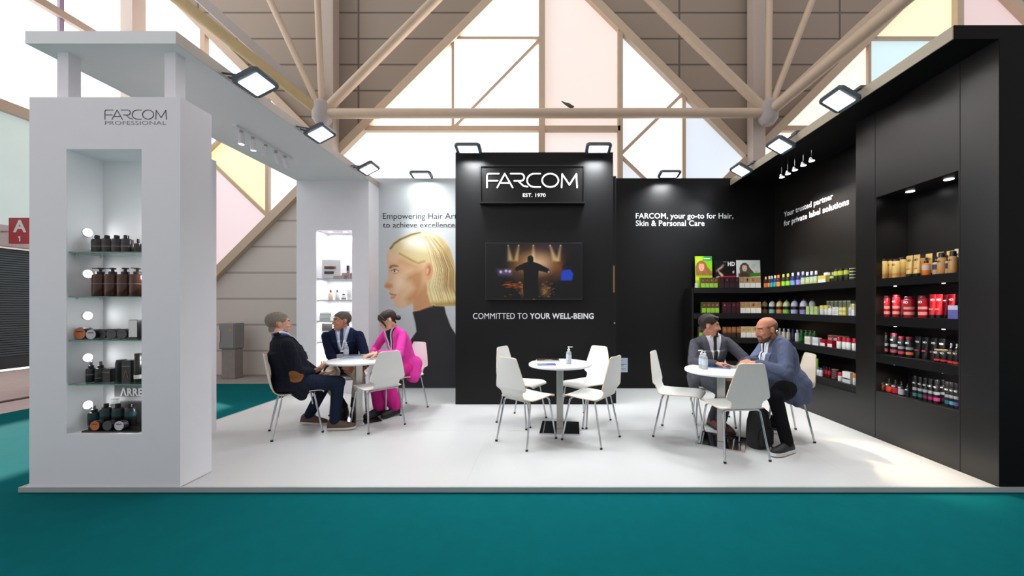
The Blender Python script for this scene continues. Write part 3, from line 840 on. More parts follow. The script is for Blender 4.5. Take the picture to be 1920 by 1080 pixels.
# electrical cabinet by the hall wall
ey = 7.35
t = thing('electrical_cabinet', 'grey electrical cabinet on a concrete pedestal against the hall wall', 'cabinet', (X(437, ey), ey, ZC))
MB().box(-0.15, 0.11, -0.09, 0.11, 0, 0.58).obj('pedestal', CONC, t, bevel=0.006)
CAB = mat('cabinet_grey', (142, 139, 136), 0.5, noise=0.06)
MB().box(-0.18, 0.13, -0.12, 0.12, 0.58, 1.08).obj('housing', CAB, t, bevel=0.012)
d = MB().box(-0.165, 0.115, -0.130, -0.121, 0.60, 1.06).obj('door', CAB, t, bevel=0.005)
MB().box(-0.155, -0.135, -0.140, -0.130, 0.70, 0.95).obj('hinge', STEEL, d)
MB().prism([(0.02, 0.93), (0.09, 0.93), (0.055, 1.0)], 'y', -0.133, -0.1305).obj('warning_label', mat('orange_label', (216, 136, 60), 0.5), d)

# bird on the truss
bx, by, bz = tp(1067, 203)
t = thing('bird', 'small dark bird perched on the horizontal tube of the roof truss', 'bird', (bx, by, Z(212, TRY) + 0.092))
BR = mat('bird_feathers', (92, 84, 78), 0.8, noise=0.3, scale=60)
mb = MB(); mb.ell((0, 0, 0.055), (0.075, 0.035, 0.035), Matrix.Rotation(0.5, 3, 'Y')); mb.ell((0.065, 0, 0.03), (0.028, 0.024, 0.024))
mb.capsule((-0.05, 0, 0.075), (-0.14, 0, 0.13), 0.025, 0.008)
mb.obj('body', BR, t, smooth=True)
MB().capsule((0.088, 0, 0.028), (0.108, 0, 0.022), 0.006, 0.002).obj('beak', RUBBER, t)
MB().tube([(0.0, 0.012, 0.03), (0.0, 0.012, -0.002)], 0.003, 6).obj('leg', RUBBER, t)
MB().tube([(0.0, -0.012, 0.03), (0.0, -0.012, -0.002)], 0.003, 6).obj('leg', RUBBER, t)

# ================================================================== FLOODLIGHTS, TRACK LIGHTS
def floodlight(label, lens_c, normal, along, mount, size=(0.30, 0.22), power=60, spread=1.9, clr=(0.95, 0.98, 1.0), aim=None):
    """lens_c: world centre of the lens; normal: where it shines; along: long edge direction; mount: bracket root"""
    c = Vector(lens_c); nrm = Vector(normal).normalized(); a = Vector(along); a = (a - nrm * a.dot(nrm)).normalized(); s = nrm.cross(a)
    R = Matrix((a, s, nrm)).transposed()
    t = thing('floodlight', label, 'floodlight', tuple(c), 0, 'floodlights along the top of the stand')
    M = R.to_4x4()
    L, B = size
    h = MB()
    pl = [(-L / 2, -B / 2 + 0.03), (-L / 2 + 0.03, -B / 2), (L / 2 - 0.03, -B / 2), (L / 2, -B / 2 + 0.03), (L / 2, B / 2 - 0.03), (L / 2 - 0.03, B / 2), (-L / 2 + 0.03, B / 2), (-L / 2, B / 2 - 0.03)]
    h.prism(pl, 'z', -0.035, -0.004, M=M)
    for i in range(7): h.box(-L / 2 + 0.04 + i * (L - 0.09) / 6.5, -L / 2 + 0.05 + i * (L - 0.09) / 6.5, -B / 2 + 0.03, B / 2 - 0.03, -0.055, -0.035, M=M)
    h.obj('housing', GREYPL, t)
    MB().box(-L / 2 + 0.045, L / 2 - 0.045, -B / 2 + 0.035, B / 2 - 0.035, -0.004, 0.002, M=M).obj('lens', LENS, t)
    m = Vector(mount) - c
    br = MB()
    tgt = m
    for sgn in (-1, 1):
        e = a * (sgn * L * 0.32) - nrm * 0.02
        br.bar(e, tgt + a * sgn * 0.03, 0.022, 0.008, up=nrm)
    br.obj('bracket', GREYPL, t)
    ld = bpy.data.lights.new('floodlight', 'AREA'); ld.shape = 'RECTANGLE'; ld.size = L - 0.09; ld.size_y = B - 0.07
    ld.energy = power; ld.spread = spread; ld.color = clr
    lo = bpy.data.objects.new('floodlight_lamp', ld); COL.objects.link(lo); lo.parent = t
    lo.location = nrm * 0.006
    lo.rotation_euler = (-nrm).to_track_quat('Z', 'Y').to_euler()
    an_ = Vector(aim or nrm).normalized(); sn_ = an_.cross(a).normalized()
    RR = Matrix((a, -sn_, -an_)).transposed()
    lo.rotation_euler = RR.to_euler()
    return t
for (y, px, py), nm in zip(((3.33, 482, 159), (4.29, 602, 253), (5.45, 692, 318)), ('nearest the display tower', 'in the middle', 'nearest the white pillar')):
    xx = CX1 + 0.20
    yv = F * xx / (px - CX)
    floodlight('grey floodlight on the edge of the white canopy, %s' % nm, (xx, yv, Z(py, yv)), (0.46, 0.05, -0.89), (0, 1, 0), (CX1 + 0.004, yv - 0.10, CZ0 + 0.03), size=(0.31, 0.25), power=36, aim=(0.78, 0.06, -0.62))
for (px, py), nm in zip(((1572, 190), (1462, 275), (1388, 321)), ('first from the aisle', 'in the middle of the three', 'in the back corner')):
    xx = 3.075 - 0.17
    yv = F * xx / (px - CX)
    ft_ = floodlight('grey floodlight on the edge of the black overhang, %s' % nm, (xx, yv, Z(py, yv)), (-0.5, 0.05, -0.86), (0, 1, 0), (3.085, yv - 0.04, 3.505), size=(0.31, 0.25), power=14)
    MB().box(3.05 - xx, 3.15 - xx, -0.09, 0.01, 3.4815 - Z(py, yv), 3.51 - Z(py, yv)).obj('clamp', GREYPL, ft_)
for px, py, yw, nm in ((790, 330, BW, 'top edge of the mural wall'), (1255, 328.5, BW, 'top edge of the black back wall'), (878, 280.5, PY, 'top of the centre partition, at its mural end'), (1122, 280, PY, 'top of the centre partition, at its shelf end')):
    yv = yw - 0.21
    top = WT if yw == BW else PT
    floodlight('grey floodlight on the %s' % nm, (X(px, yv), yv, Z(py, yv)), (0, -0.20, -0.97), (1, 0, 0), (X(px, yv), yw + 0.02, top + 0.005), size=(0.34, 0.2), power=7 if px == 790 else 34, spread=2.9 if px == 790 else 2.4, aim=(0, 0.12, -1))

t = thing('track_light', 'white track light with five small spots under the white canopy', 'track light', (-3.38, 4.5, CZ0))
MB().box(-0.02, 0.02, -0.45, 0.45, -0.028, 0).obj('rail', WHITE_IN, t)
for i, (yy_, tilt) in enumerate(((-0.36, 0.0), (-0.2, 0.1), (0.0, -0.25), (0.17, 0.55), (0.33, 0.35))):
    s = MB().box(-0.012, 0.012, yy_ - 0.012, yy_ + 0.012, -0.075, -0.028).obj('spot_stem', STEEL, t)
    M = Matrix.Translation((0, yy_, -0.07)) @ Matrix.Rotation(tilt, 4, 'X')
    h = MB().lathe([(0.026, -0.11), (0.03, -0.11), (0.03, 0.0), (0.02, 0.01)], 16, M=M).obj('spot_head', WHITE, t, smooth=True)
    MB().lathe([(0.024, -0.114), (0.024, -0.110)], 16, M=M).obj('spot_lens', PUCK if i < 2 else WHITE_IN, h)
for i, px in enumerate((1466, 1477.5, 1490.5, 1506.5, 1522)):
    xx = 3.3; yv = F * xx / (px - CX)
    t = thing('pendant_spot', '%s hanging spot from the back corner under the black overhang' % ('first', 'second', 'third', 'fourth', 'fifth')[i], 'pendant spot', (xx, yv, 3.377), 0, 'hanging spots under the black overhang')
    MB().tube([(0, 0, 0), (0, 0, -0.16)], 0.007, 8).obj('rod', CHROME, t)
    h = MB().lathe([(0.012, -0.15), (0.03, -0.165), (0.036, -0.20), (0.034, -0.205)], 16).obj('spot_head', CHROME, t, smooth=True)
    MB().lathe([(0.032, -0.210), (0.032, -0.205)], 16).obj('spot_lens', PUCK, h)
    ld = bpy.data.lights.new('pendant_spot', 'SPOT'); ld.energy = 55; ld.spot_size = 1.6; ld.spot_blend = 0.7; ld.shadow_soft_size = 0.03; ld.color = (1, 0.95, 0.88)
    lo = bpy.data.objects.new('pendant_lamp', ld); COL.objects.link(lo); lo.parent = t; lo.location = (0, 0, -0.22)
    lo.rotation_euler = (0, -0.40, 0)
# ================================================================== CHAIRS
SHELL = mat('chair_white', (228, 227, 222), 0.4, spec=0.4, noise=0.02, scale=5)
PLY = mat('chair_ply_edge', (214, 192, 160), 0.5, noise=0.12, scale=40)
LEGM = mat('chair_leg_chrome', (200, 202, 206), 0.18, metal=1.0, noise=0.03)

def ribbon(prof, widths, th, n=15, edge_curve=0.0, dish=0.0):
    """bent ply sheet: prof = [(y,z)], widths = half widths; returns MB with face material 1 on the ply edges"""
    mb = MB()
    P = len(prof)
    nor = []
    for i in range(P):
        a = Vector((prof[max(i - 1, 0)][0], prof[max(i - 1, 0)][1])); b = Vector((prof[min(i + 1, P - 1)][0], prof[min(i + 1, P - 1)][1]))
        d = (b - a).normalized(); nor.append(Vector((d.y, -d.x)))     # to the upper/front side after flip below
    top = []; bot = []
    for i in range(P):
        y, z = prof[i]
        for k in range(n):
            u = -1 + 2 * k / (n - 1)
            x = u * widths[i]
            off = dish * u * u
            ny, nz = nor[i]
            top.append((x, y + ny * (th / 2 - off), z + nz * (th / 2 - off)))
            bot.append((x, y - ny * (th / 2 + off), z - nz * (th / 2 + off)))
    def grid(vs, flip):
        fs = []
        for i in range(P - 1):
            for k in range(n - 1):
                f = (i * n + k, i * n + k + 1, (i + 1) * n + k + 1, (i + 1) * n + k)
                fs.append(f[::-1] if flip else f)
        mb.add(vs, fs, 0)
    grid(top, False); grid(bot, True)
    N = P * n
    rim = []
    loop = [k for k in range(n)] + [i * n + n - 1 for i in range(1, P)] + [(P - 1) * n + k for k in range(n - 2, -1, -1)] + [i * n for i in range(P - 2, 0, -1)]
    for a, b in zip(loop, loop[1:] + loop[:1]):
        rim.append((a, a + N, b + N, b))
    mb.f += rim; mb.mi += [1] * len(rim)
    return mb

def spline(pts, m=6):
    out = []
    for i in range(len(pts) - 1):
        p0 = np.array(pts[max(i - 1, 0)], float); p1 = np.array(pts[i], float); p2 = np.array(pts[i + 1], float); p3 = np.array(pts[min(i + 2, len(pts) - 1)], float)
        for j in range(m):
            t = j / m
            out.append(tuple(0.5 * (2 * p1 + (p2 - p0) * t + (2 * p0 - 5 * p1 + 4 * p2 - p3) * t * t + (3 * p1 - p0 - 3 * p2 + p3) * t ** 3)))
    out.append(tuple(pts[-1]))
    return out

def make_chair(label):
    t = thing('cafe_chair', label, 'chair', (0, 0, 0), 0, 'white cafe chairs')
    # (y, z, half width): seat from the front lip back to the bend
    seat = spline([(0.232, 0.428, 0.165), (0.222, 0.446, 0.185), (0.15, 0.457, 0.205), (0.0, 0.451, 0.212), (-0.12, 0.448, 0.210), (-0.165, 0.452, 0.195), (-0.192, 0.464, 0.150), (-0.206, 0.478, 0.142)])
    s = ribbon([(p[0], p[1]) for p in seat], [p[2] for p in seat], 0.009, dish=-0.006)
    s.obj('seat', [SHELL, PLY], t, smooth=True, sharp=40)
    back = spline([(-0.206, 0.478, 0.142), (-0.217, 0.500, 0.140), (-0.226, 0.528, 0.148)]) 
    back2 = spline([(-0.229, 0.540, 0.168), (-0.232, 0.552, 0.192), (-0.238, 0.575, 0.200), (-0.252, 0.66, 0.180), (-0.268, 0.76, 0.152), (-0.280, 0.84, 0.126), (-0.284, 0.862, 0.116), (-0.286, 0.872, 0.085)])
    bb = back + back2[0:]
    s = ribbon([(p[0], p[1]) for p in bb], [p[2] for p in bb], 0.009, dish=-0.010)
    s.obj('backrest', [SHELL, PLY], t, smooth=True, sharp=40)
    f = MB()
    f.tube([(-0.15, 0.14, 0.436), (0.15, 0.14, 0.436)], 0.008, 8).tube([(-0.15, -0.13, 0.433), (0.15, -0.13, 0.433)], 0.008, 8)
    f.box(-0.06, 0.06, -0.14, 0.15, 0.437, 0.441)
    f.obj('seat_frame', LEGM, t, smooth=True)
    for sx_ in (-1, 1):
        for yt, yf in ((0.14, 0.222), (-0.13, -0.222)):
            p = [(sx_ * 0.135, yt, 0.434), (sx_ * 0.160, yt * 1.02, 0.431), (sx_ * 0.172, yt * 1.06, 0.418), (sx_ * 0.178, yt * 1.10, 0.395), (sx_ * 0.208, yf, 0.008)]
            g = MB().tube(p, 0.0095, 10).obj('leg', LEGM, t, smooth=True)
            MB().lathe([(0.011, 0.0), (0.0125, 0.003), (0.0125, 0.018)], 10, c=(sx_ * 0.2085, yf * 1.002, 0)).obj('rubber_foot', RUBBER, g)
    return t

def yaw(fx, fy): return math.atan2(-fx, fy)
CH = [  # centre x, y, facing x, y, label
    (-2.72, 4.06, .777, .63, 'white chair under the man in the dark jacket with brown elbow patches'),
    (-2.60, 4.93, .42, -.90, 'white chair under the man in beige trousers, in front of the white pillar'),
    (-1.89, 4.95, -.48, -.88, 'white chair behind the woman in the pink suit'),
    (-1.93, 4.28, -.766, .643, 'empty white chair turned away from view at the table with the pink suit'),
    (-0.20, 3.81, .64, .77, 'empty white chair by the centre table, its seat towards the black table foot, aisle side beside the mural'),
    (-0.29, 4.47, .90, -.43, 'empty white chair half hidden behind another chair back at the vacant centre table'),
    (0.465, 4.46, -.72, -.69, 'empty white chair behind the vacant table top, in front of the partition'),
    (0.465, 3.85, -.81, .58, 'empty white chair at the vacant table, overlapping the paper notice'),
    (1.417, 3.976, .868, -.496, 'empty white chair seen side on, beside the man in the grey suit'),
    (1.737, 3.478, -.095, .995, 'empty white chair with its broad back to the aisle, beside the black backpack'),
    (1.985, 4.44, -.30, -.95, 'white chair under the man in the grey suit'),
    (2.50, 3.97, -.965, .20, 'white chair under the bald man in the blue jacket'),
]
CH[4] = CH[4][:4] + ('empty white chair at the vacant table, back to the aisle on the mural side',)
chair0 = None
for (x, y, fx_, fy_, lb) in CH:
    if chair0 is None:
        chair0 = make_chair(lb)
        chair0.location = (x, y, 0); chair0.rotation_euler = (0, 0, yaw(fx_, fy_))
    else:
        dup(chair0, (x, y, 0), yaw(fx_, fy_), lb)

# ================================================================== TABLES
TOPM = mat('table_top_white', (236, 236, 234), 0.28, spec=0.5, noise=0.01)
TH = 0.73
def make_table(label):
    t = thing('cafe_table', label, 'table', (0, 0, 0), 0, 'round white cafe tables')
    MB().lathe([(0.335, TH - 0.028), (0.348, TH - 0.024), (0.35, TH - 0.014), (0.348, TH - 0.004), (0.343, TH)], 64).obj('table_top', TOPM, t, smooth=True, sharp=50)
    MB().box(-0.037, 0.037, -0.037, 0.037, 0.012, TH - 0.036).obj('column', STEEL, t, bevel=0.004)
    MB().box(-0.12, 0.12, -0.12, 0.12, TH - 0.036, TH - 0.0285).obj('top_plate', RUBBER, t)
    MB().box(-0.215, 0.215, -0.215, 0.215, 0.0, 0.012).obj('base_plate', mat('polished_steel', (196, 198, 200), 0.07, metal=1.0, noise=0.02), t, bevel=0.002)
    return t
T1 = (-2.23, 4.44); T2 = (0.155, 4.18); T3 = (1.765, 3.76)
tb = make_table('round white table where the woman in the pink suit sits with two men')
tb.location = (*T1, 0); tb.rotation_euler = (0, 0, math.radians(38))
dup(tb, (*T2, 0), math.radians(-4), 'round white table in the centre with nobody sitting at it')
dup(tb, (*T3, 0), math.radians(-30), 'round white table between the man in grey and the bald man')

# ================================================================== THINGS ON THE TABLES
GEL = mat('gel_bottle_clear', (236, 240, 243), 0.12, trans=0.55, noise=0.0, spec=0.5)
GELIN = mat('gel_liquid', (206, 220, 232), 0.2, trans=0.4, noise=0.05)
GLAB = mat('gel_label', (196, 210, 224), 0.5, noise=0.25, scale=40)
PUMPW = mat('pump_white', (240, 240, 240), 0.4)
def sanitizer(label, x, y, rz, h=0.19):
    t = thing('sanitizer_bottle', label, 'sanitizer bottle', (x, y, TH), rz, 'hand sanitizer pump bottles on the tables')
    k = h / 0.19
    MB().lathe([(0.026 * k, 0), (0.029 * k, 0.004), (0.029 * k, 0.118 * k), (0.024 * k, 0.134 * k), (0.013 * k, 0.142 * k), (0.013 * k, 0.148 * k)], 22).obj('bottle', GEL, t, smooth=True)
    MB().lathe([(0.0296 * k, 0.045 * k), (0.0296 * k, 0.105 * k)], 22).obj('label', GLAB, t, smooth=True)
    p = MB().lathe([(0.015 * k, 0.146 * k), (0.015 * k, 0.163 * k), (0.006 * k, 0.165 * k), (0.006 * k, 0.178 * k), (0.012 * k, 0.179 * k), (0.012 * k, 0.19 * k)], 16)
    p.box(-0.006 * k, 0.006 * k, -0.042 * k, 0.01, 0.181 * k, 0.19 * k)
    p.obj('pump', PUMPW, t, smooth=True)
    return t
def onT(T, px, py, h=TH):
    return G(px, py, h)
sanitizer('pump bottle of clear sanitizer on the table of the woman in pink', *G(649, 670, TH), 0.6)
sanitizer('pump bottle of clear sanitizer on the vacant centre table', *G(1066.5, 682, TH), 1.4)
sanitizer('front pump bottle of clear sanitizer of the pair by the man in grey', *G(1321.5, 692, TH), -1.0, 0.185)
sanitizer('rear pump bottle of clear sanitizer of the pair by the man in grey', *G(1315.5, 690, TH), -1.2, 0.185)

def leaflet(name, label, cat, pts, z0, z1, c, group=None, extra=None):
    """a flat printed sheet with four corners given on the table top"""
    ps = [Vector(p) for p in pts]
    cx = sum((p.x for p in ps)) / 4; cy = sum((p.y for p in ps)) / 4
    t = thing(name, label, cat, (cx, cy, z0), 0, group)
    loc = [(p.x - cx, p.y - cy) for p in ps]
    MB().prism(loc, 'z', 0, z1 - z0).obj('pages', mat('paper_edges', (220, 222, 222), 0.6), t)
    q_ = [(a * 0.995, b * 0.995) for a, b in loc]
    MB().prism(q_, 'z', z1 - z0, z1 - z0 + 0.0015).obj('cover', c, t)
    if extra:
        for (u0, u1, v0, v1, m) in extra:
            A, B, C_, D = [Vector((a, b)) for a, b in loc]
            def bl(u, v): return A * (1 - u) * (1 - v) + B * u * (1 - v) + C_ * u * v + D * (1 - u) * v
            MB().prism([bl(u0, v0), bl(u1, v0), bl(u1, v1), bl(u0, v1)], 'z', z1 - z0 + 0.0015, z1 - z0 + 0.0022).obj('cover_print', m, t)
    return t
def rect(cx, cy, w, d, a):
    c, s = math.cos(a), math.sin(a)
    return [(cx + x * c - y * s, cy + x * s + y * c) for x, y in ((-w / 2, -d / 2), (w / 2, -d / 2), (w / 2, d / 2), (-w / 2, d / 2))]
COVB = mat('cover_blue_grey', (120, 136, 160), 0.35, noise=0.3, scale=12)
COVV = mat('cover_violet', (104, 96, 170), 0.35, noise=0.2)
COVK = mat('cover_black', (34, 26, 34), 0.3, noise=0.3, scale=14)
COVG = mat('cover_grey_photo', (104, 114, 116), 0.35, noise=0.4, scale=18)
COVL = mat('cover_light_blue', (148, 178, 208), 0.35, noise=0.25, scale=14)
COVN = mat('cover_bright_blue', (40, 110, 190), 0.3, noise=0.2, scale=10)
COVD = mat('cover_navy', (22, 40, 70), 0.3)
PINKP = mat('print_rose', (190, 130, 140), 0.5)
GREENP = mat('print_green', (150, 168, 110), 0.5)
# centre table: blue-violet leaflet with a dark magazine behind
x, y = G(1024.5, 684, TH)
leaflet('brochure', 'blue and violet brochure lying on the vacant centre table', 'brochure', rect(x, y, 0.20, 0.14, 0.05), TH, TH + 0.005, COVB, extra=[(0.5, 1.0, 0.0, 1.0, COVV)])
x, y = G(1027, 676, TH + 0.005)
leaflet('magazine', 'dark glossy magazine behind the blue brochure on the vacant table', 'magazine', rect(x, y, 0.26, 0.13, 0.08), TH, TH + 0.016, COVK, extra=[(0.35, 0.7, 0.1, 0.35, GREENP), (0.05, 0.4, 0.5, 0.95, mat('print_maroon', (92, 40, 46), 0.5))])
x, y = G(1040, 687, TH)
leaflet('flyer', 'thin white flyer under the edge of the blue brochure on the vacant table', 'flyer', rect(x, y, 0.14, 0.06, 0.0), TH, TH + 0.001, mat('paper_white', (226, 226, 226), 0.6))
# left table
x, y = G(664, 672, TH)
leaflet('brochure', 'pale blue brochure on the table in front of the man in beige trousers', 'brochure', rect(x, y, 0.30, 0.15, 0.25), TH, TH + 0.008, COVL, extra=[(0.1, 0.5, 0.2, 0.7, COVB)])
x, y = G(676, 668, TH + 0.01)
leaflet('magazine', 'open grey magazine under the hand of the woman in pink', 'magazine', rect(x, y, 0.36, 0.17, 0.30), TH + 0.0095, TH + 0.024, COVG, extra=[(0.5, 0.95, 0.5, 0.9, mat('print_light', (190, 196, 190), 0.5))])
x, y = G(644, 668, TH)
t = thing('coffee_cup', 'small dark cup with a white lid beside the sanitizer bottle of the pink-suit table', 'cup', (x, y, TH))
MB().lathe([(0.024, 0), (0.033, 0.060)], 20).obj('cup', BLKPL, t, smooth=True)
MB().lathe([(0.036, 0.060), (0.036, 0.066), (0.030, 0.070)], 20).obj('lid', PUMPW, t)
# right table
x, y = G(1348, 690, TH)
leaflet('brochure', 'bright blue brochure beside the pair of sanitizer bottles', 'brochure', rect(x, y, 0.22, 0.10, -0.55), TH, TH + 0.005, COVN, extra=[(0.0, 1.0, 0.45, 1.0, COVD)])
x, y = G(1374, 689, TH)
leaflet('magazine', 'grey magazine lying between the hands of the two suited men', 'magazine', rect(x, y, 0.24, 0.17, -0.2), TH, TH + 0.006, mat('cover_grey', (112, 112, 120), 0.4, noise=0.2, scale=10), extra=[(0.1, 0.6, 0.5, 0.9, PINKP), (0.5, 0.8, 0.3, 0.5, GREENP)])

# ================================================================== BACKPACK
BAG = mat('bag_black', (12, 12, 13), 0.75, noise=0.3, scale=40, bump=0.15)
x, y = 2.065, 3.63
t = thing('backpack', 'black backpack standing on the floor at the bald man\'s feet', 'backpack', (x, y, 0), 0.35); t.scale = (0.78, 0.85, 0.95)
mb = MB()
for (z, a, b) in ((0.0, 0.125, 0.08), (0.02, 0.15, 0.105), (0.12, 0.16, 0.115), (0.26, 0.15, 0.105), (0.35, 0.12, 0.085), (0.40, 0.06, 0.05)):
    pass
mb.loft([((0, 0, z), (a, 0, 0), (0, b, 0)) for z, a, b in ((0.0, 0.125, 0.08), (0.015, 0.15, 0.105), (0.12, 0.158, 0.115), (0.26, 0.15, 0.105), (0.35, 0.12, 0.085), (0.395, 0.055, 0.045))], 28)
mb.obj('body', BAG, t, smooth=True)
mb = MB().loft([((0, -0.10, z), (a, 0, 0), (0, b, 0)) for z, a, b in ((0.04, 0.09, 0.03), (0.06, 0.11, 0.042), (0.18, 0.11, 0.042), (0.21, 0.08, 0.03))], 22)
mb.obj('front_pocket', BAG, t, smooth=True)
MB().tube([(-0.035, 0, 0.38), (-0.03, 0, 0.42), (0.03, 0, 0.42), (0.035, 0, 0.38)], 0.008, 8).obj('handle', BAG, t, smooth=True)
st = MB()
for sgn in (1,):
    st.bar((0.05, -0.10, 0.05), (0.06, -0.17, 0.006), 0.03, 0.006).bar((0.06, -0.17, 0.006), (0.02, -0.27, 0.005), 0.03, 0.006)
st.obj('strap', BAG, t)
# ================================================================== PEOPLE
def fabric(name, c, scale=11.0, strength=0.55):
    """matt woven cloth with soft creases"""
    if name in MATS: return MATS[name]
    m = mat(name, c, 0.88, noise=0.12, scale=130, spec=0.12)
    n = m.node_tree.nodes; l = m.node_tree.links
    tcx = n.new('ShaderNodeTexCoord'); mp = n.new('ShaderNodeMapping'); mp.inputs['Scale'].default_value = (1.0, 1.0, 0.55)
    nz = n.new('ShaderNodeTexNoise'); nz.inputs['Scale'].default_value = scale; nz.inputs['Detail'].default_value = 2.5; nz.inputs['Distortion'].default_value = 1.2
    bp = n.new('ShaderNodeBump'); bp.inputs['Strength'].default_value = strength; bp.inputs['Distance'].default_value = 0.035
    l.new(tcx.outputs['Object'], mp.inputs['Vector']); l.new(mp.outputs[0], nz.inputs['Vector'])
    l.new(nz.outputs['Fac'], bp.inputs['Height']); l.new(bp.outputs[0], n['Principled BSDF'].inputs['Normal'])
    return m
def arrays(me):
    n = len(me.vertices)
    v = np.empty(n * 3); me.vertices.foreach_get('co', v); v = v.reshape(-1, 3)
    nr = np.empty(n * 3); me.vertices.foreach_get('normal', nr); nr = nr.reshape(-1, 3)
    f = [tuple(p.vertices) for p in me.polygons]
    return v, nr, f
def remesh(mb, voxel, smooth=2, factor=0.5):
    """melt overlapping volumes into one continuous skin"""
    me = mb.mesh('melt', MATS['white_board'])
    o = bpy.data.objects.new('melt', me); COL.objects.link(o)
    r = o.modifiers.new('r', 'REMESH'); r.mode = 'VOXEL'; r.voxel_size = voxel
    if smooth:
        s = o.modifiers.new('s', 'SMOOTH'); s.iterations = smooth; s.factor = factor
    bpy.context.view_layer.update()
    out = bpy.data.meshes.new_from_object(o.evaluated_get(bpy.context.evaluated_depsgraph_get()))
    bpy.data.objects.remove(o)
    return out
def finish(me, name, mt, parent):
    me.name = name
    me.materials.clear(); me.materials.append(mt)
    me.polygons.foreach_set('use_smooth', [True] * len(me.polygons))
    me.polygons.foreach_set('material_index', [0] * len(me.polygons))
    me.update()
    return link(name, me, parent)
def AND(*a):
    r = a[0]
    for x in a[1:]: r = np.minimum(r, x)
    return r
def OR(*a):
    r = a[0]
    for x in a[1:]: r = np.maximum(r, x)
    return r
def shell(src, gfun, off, mt, name, parent, inner=-0.004):
    """a layer of cloth / hair lying on a surface where gfun > 0, its border cut smoothly: src = (verts, normals, faces)"""
    v, nr, f = src
    g = gfun(v, nr)
    pos = g > 0
    if not pos.any(): return None
    P = []; N = []; idx = {}
    def vert(i):
        k = (i, i)
        if k not in idx: idx[k] = len(P); P.append(v[i]); N.append(nr[i])
        return idx[k]
    def cut(i, j):
        k = (min(i, j), max(i, j))
        if k not in idx:
            t = g[i] / (g[i] - g[j]); t = min(max(t, 0.02), 0.98)
            idx[k] = len(P); P.append(v[i] + (v[j] - v[i]) * t); N.append(nr[i] + (nr[j] - nr[i]) * t)
        return idx[k]
    fa = []
    for q in f:
        if not any(pos[i] for i in q): continue
        out = []
        for i, j in zip(q, q[1:] + q[:1]):
            if pos[i]: out.append(vert(i))
            if pos[i] != pos[j]: out.append(cut(i, j))
        if len(out) > 2: fa.append(tuple(out))
    P = np.array(P); N = np.array(N)
    of = off(P) if callable(off) else np.full(len(P), off)
    par = list(range(len(fa)))
    def find(i):
        while par[i] != i: par[i] = par[par[i]]; i = par[i]
        return i
    own = {}
    for fi, q in enumerate(fa):
        for a_, b_ in zip(q, q[1:] + q[:1]):
            k_ = (min(a_, b_), max(a_, b_))
            if k_ in own: par[find(fi)] = find(own[k_])
            else: own[k_] = fi
    cnt = {}
    for fi in range(len(fa)): cnt[find(fi)] = cnt.get(find(fi), 0) + 1
    big_ = max(cnt, key=lambda k_: cnt[k_])
    many_ = name in ('eyebrows', 'beard', 'cropped_hair')
    fa = [q for fi, q in enumerate(fa) if (cnt[find(fi)] > cnt[big_] * 0.4 if many_ else find(fi) == big_)]
    us_ = sorted({i for q in fa for i in q}); rm_ = {a_: b_ for b_, a_ in enumerate(us_)}
    P = P[us_]; N = N[us_]; fa = [tuple(rm_[i] for i in q) for q in fa]
    of = off(P) if callable(off) else np.full(len(P), off)
    n = len(P)
    edges = set()
    for q in fa:
        for a_, b_ in zip(q, q[1:] + q[:1]): edges.add((a_, b_))
    faces = list(fa) + [tuple(n + i for i in q[::-1]) for q in fa]
    for (a_, b_) in edges:
        if (b_, a_) not in edges: faces.append((b_, a_, n + a_, n + b_))
    me = bpy.data.meshes.new(name)
    me.from_pydata(np.concatenate([P + N * of[:, None], P + N * inner]).tolist(), [], faces)
    return finish(me, name, mt, parent)

def ik(a, b, l1, l2, pole):
    a = Vector(a); b = Vector(b); d = b - a; L = d.length
    if L > (l1 + l2) * 0.995:
        b = a + d * ((l1 + l2) * 0.995 / L); d = b - a; L = d.length
    d.normalize()
    x = (l1 * l1 - l2 * l2 + L * L) / (2 * L)
    h = math.sqrt(max(l1 * l1 - x * x, 0))
    p = Vector(pole); p = (p - d * p.dot(d))
    p.normalize()
    return a + d * x + p * h, b

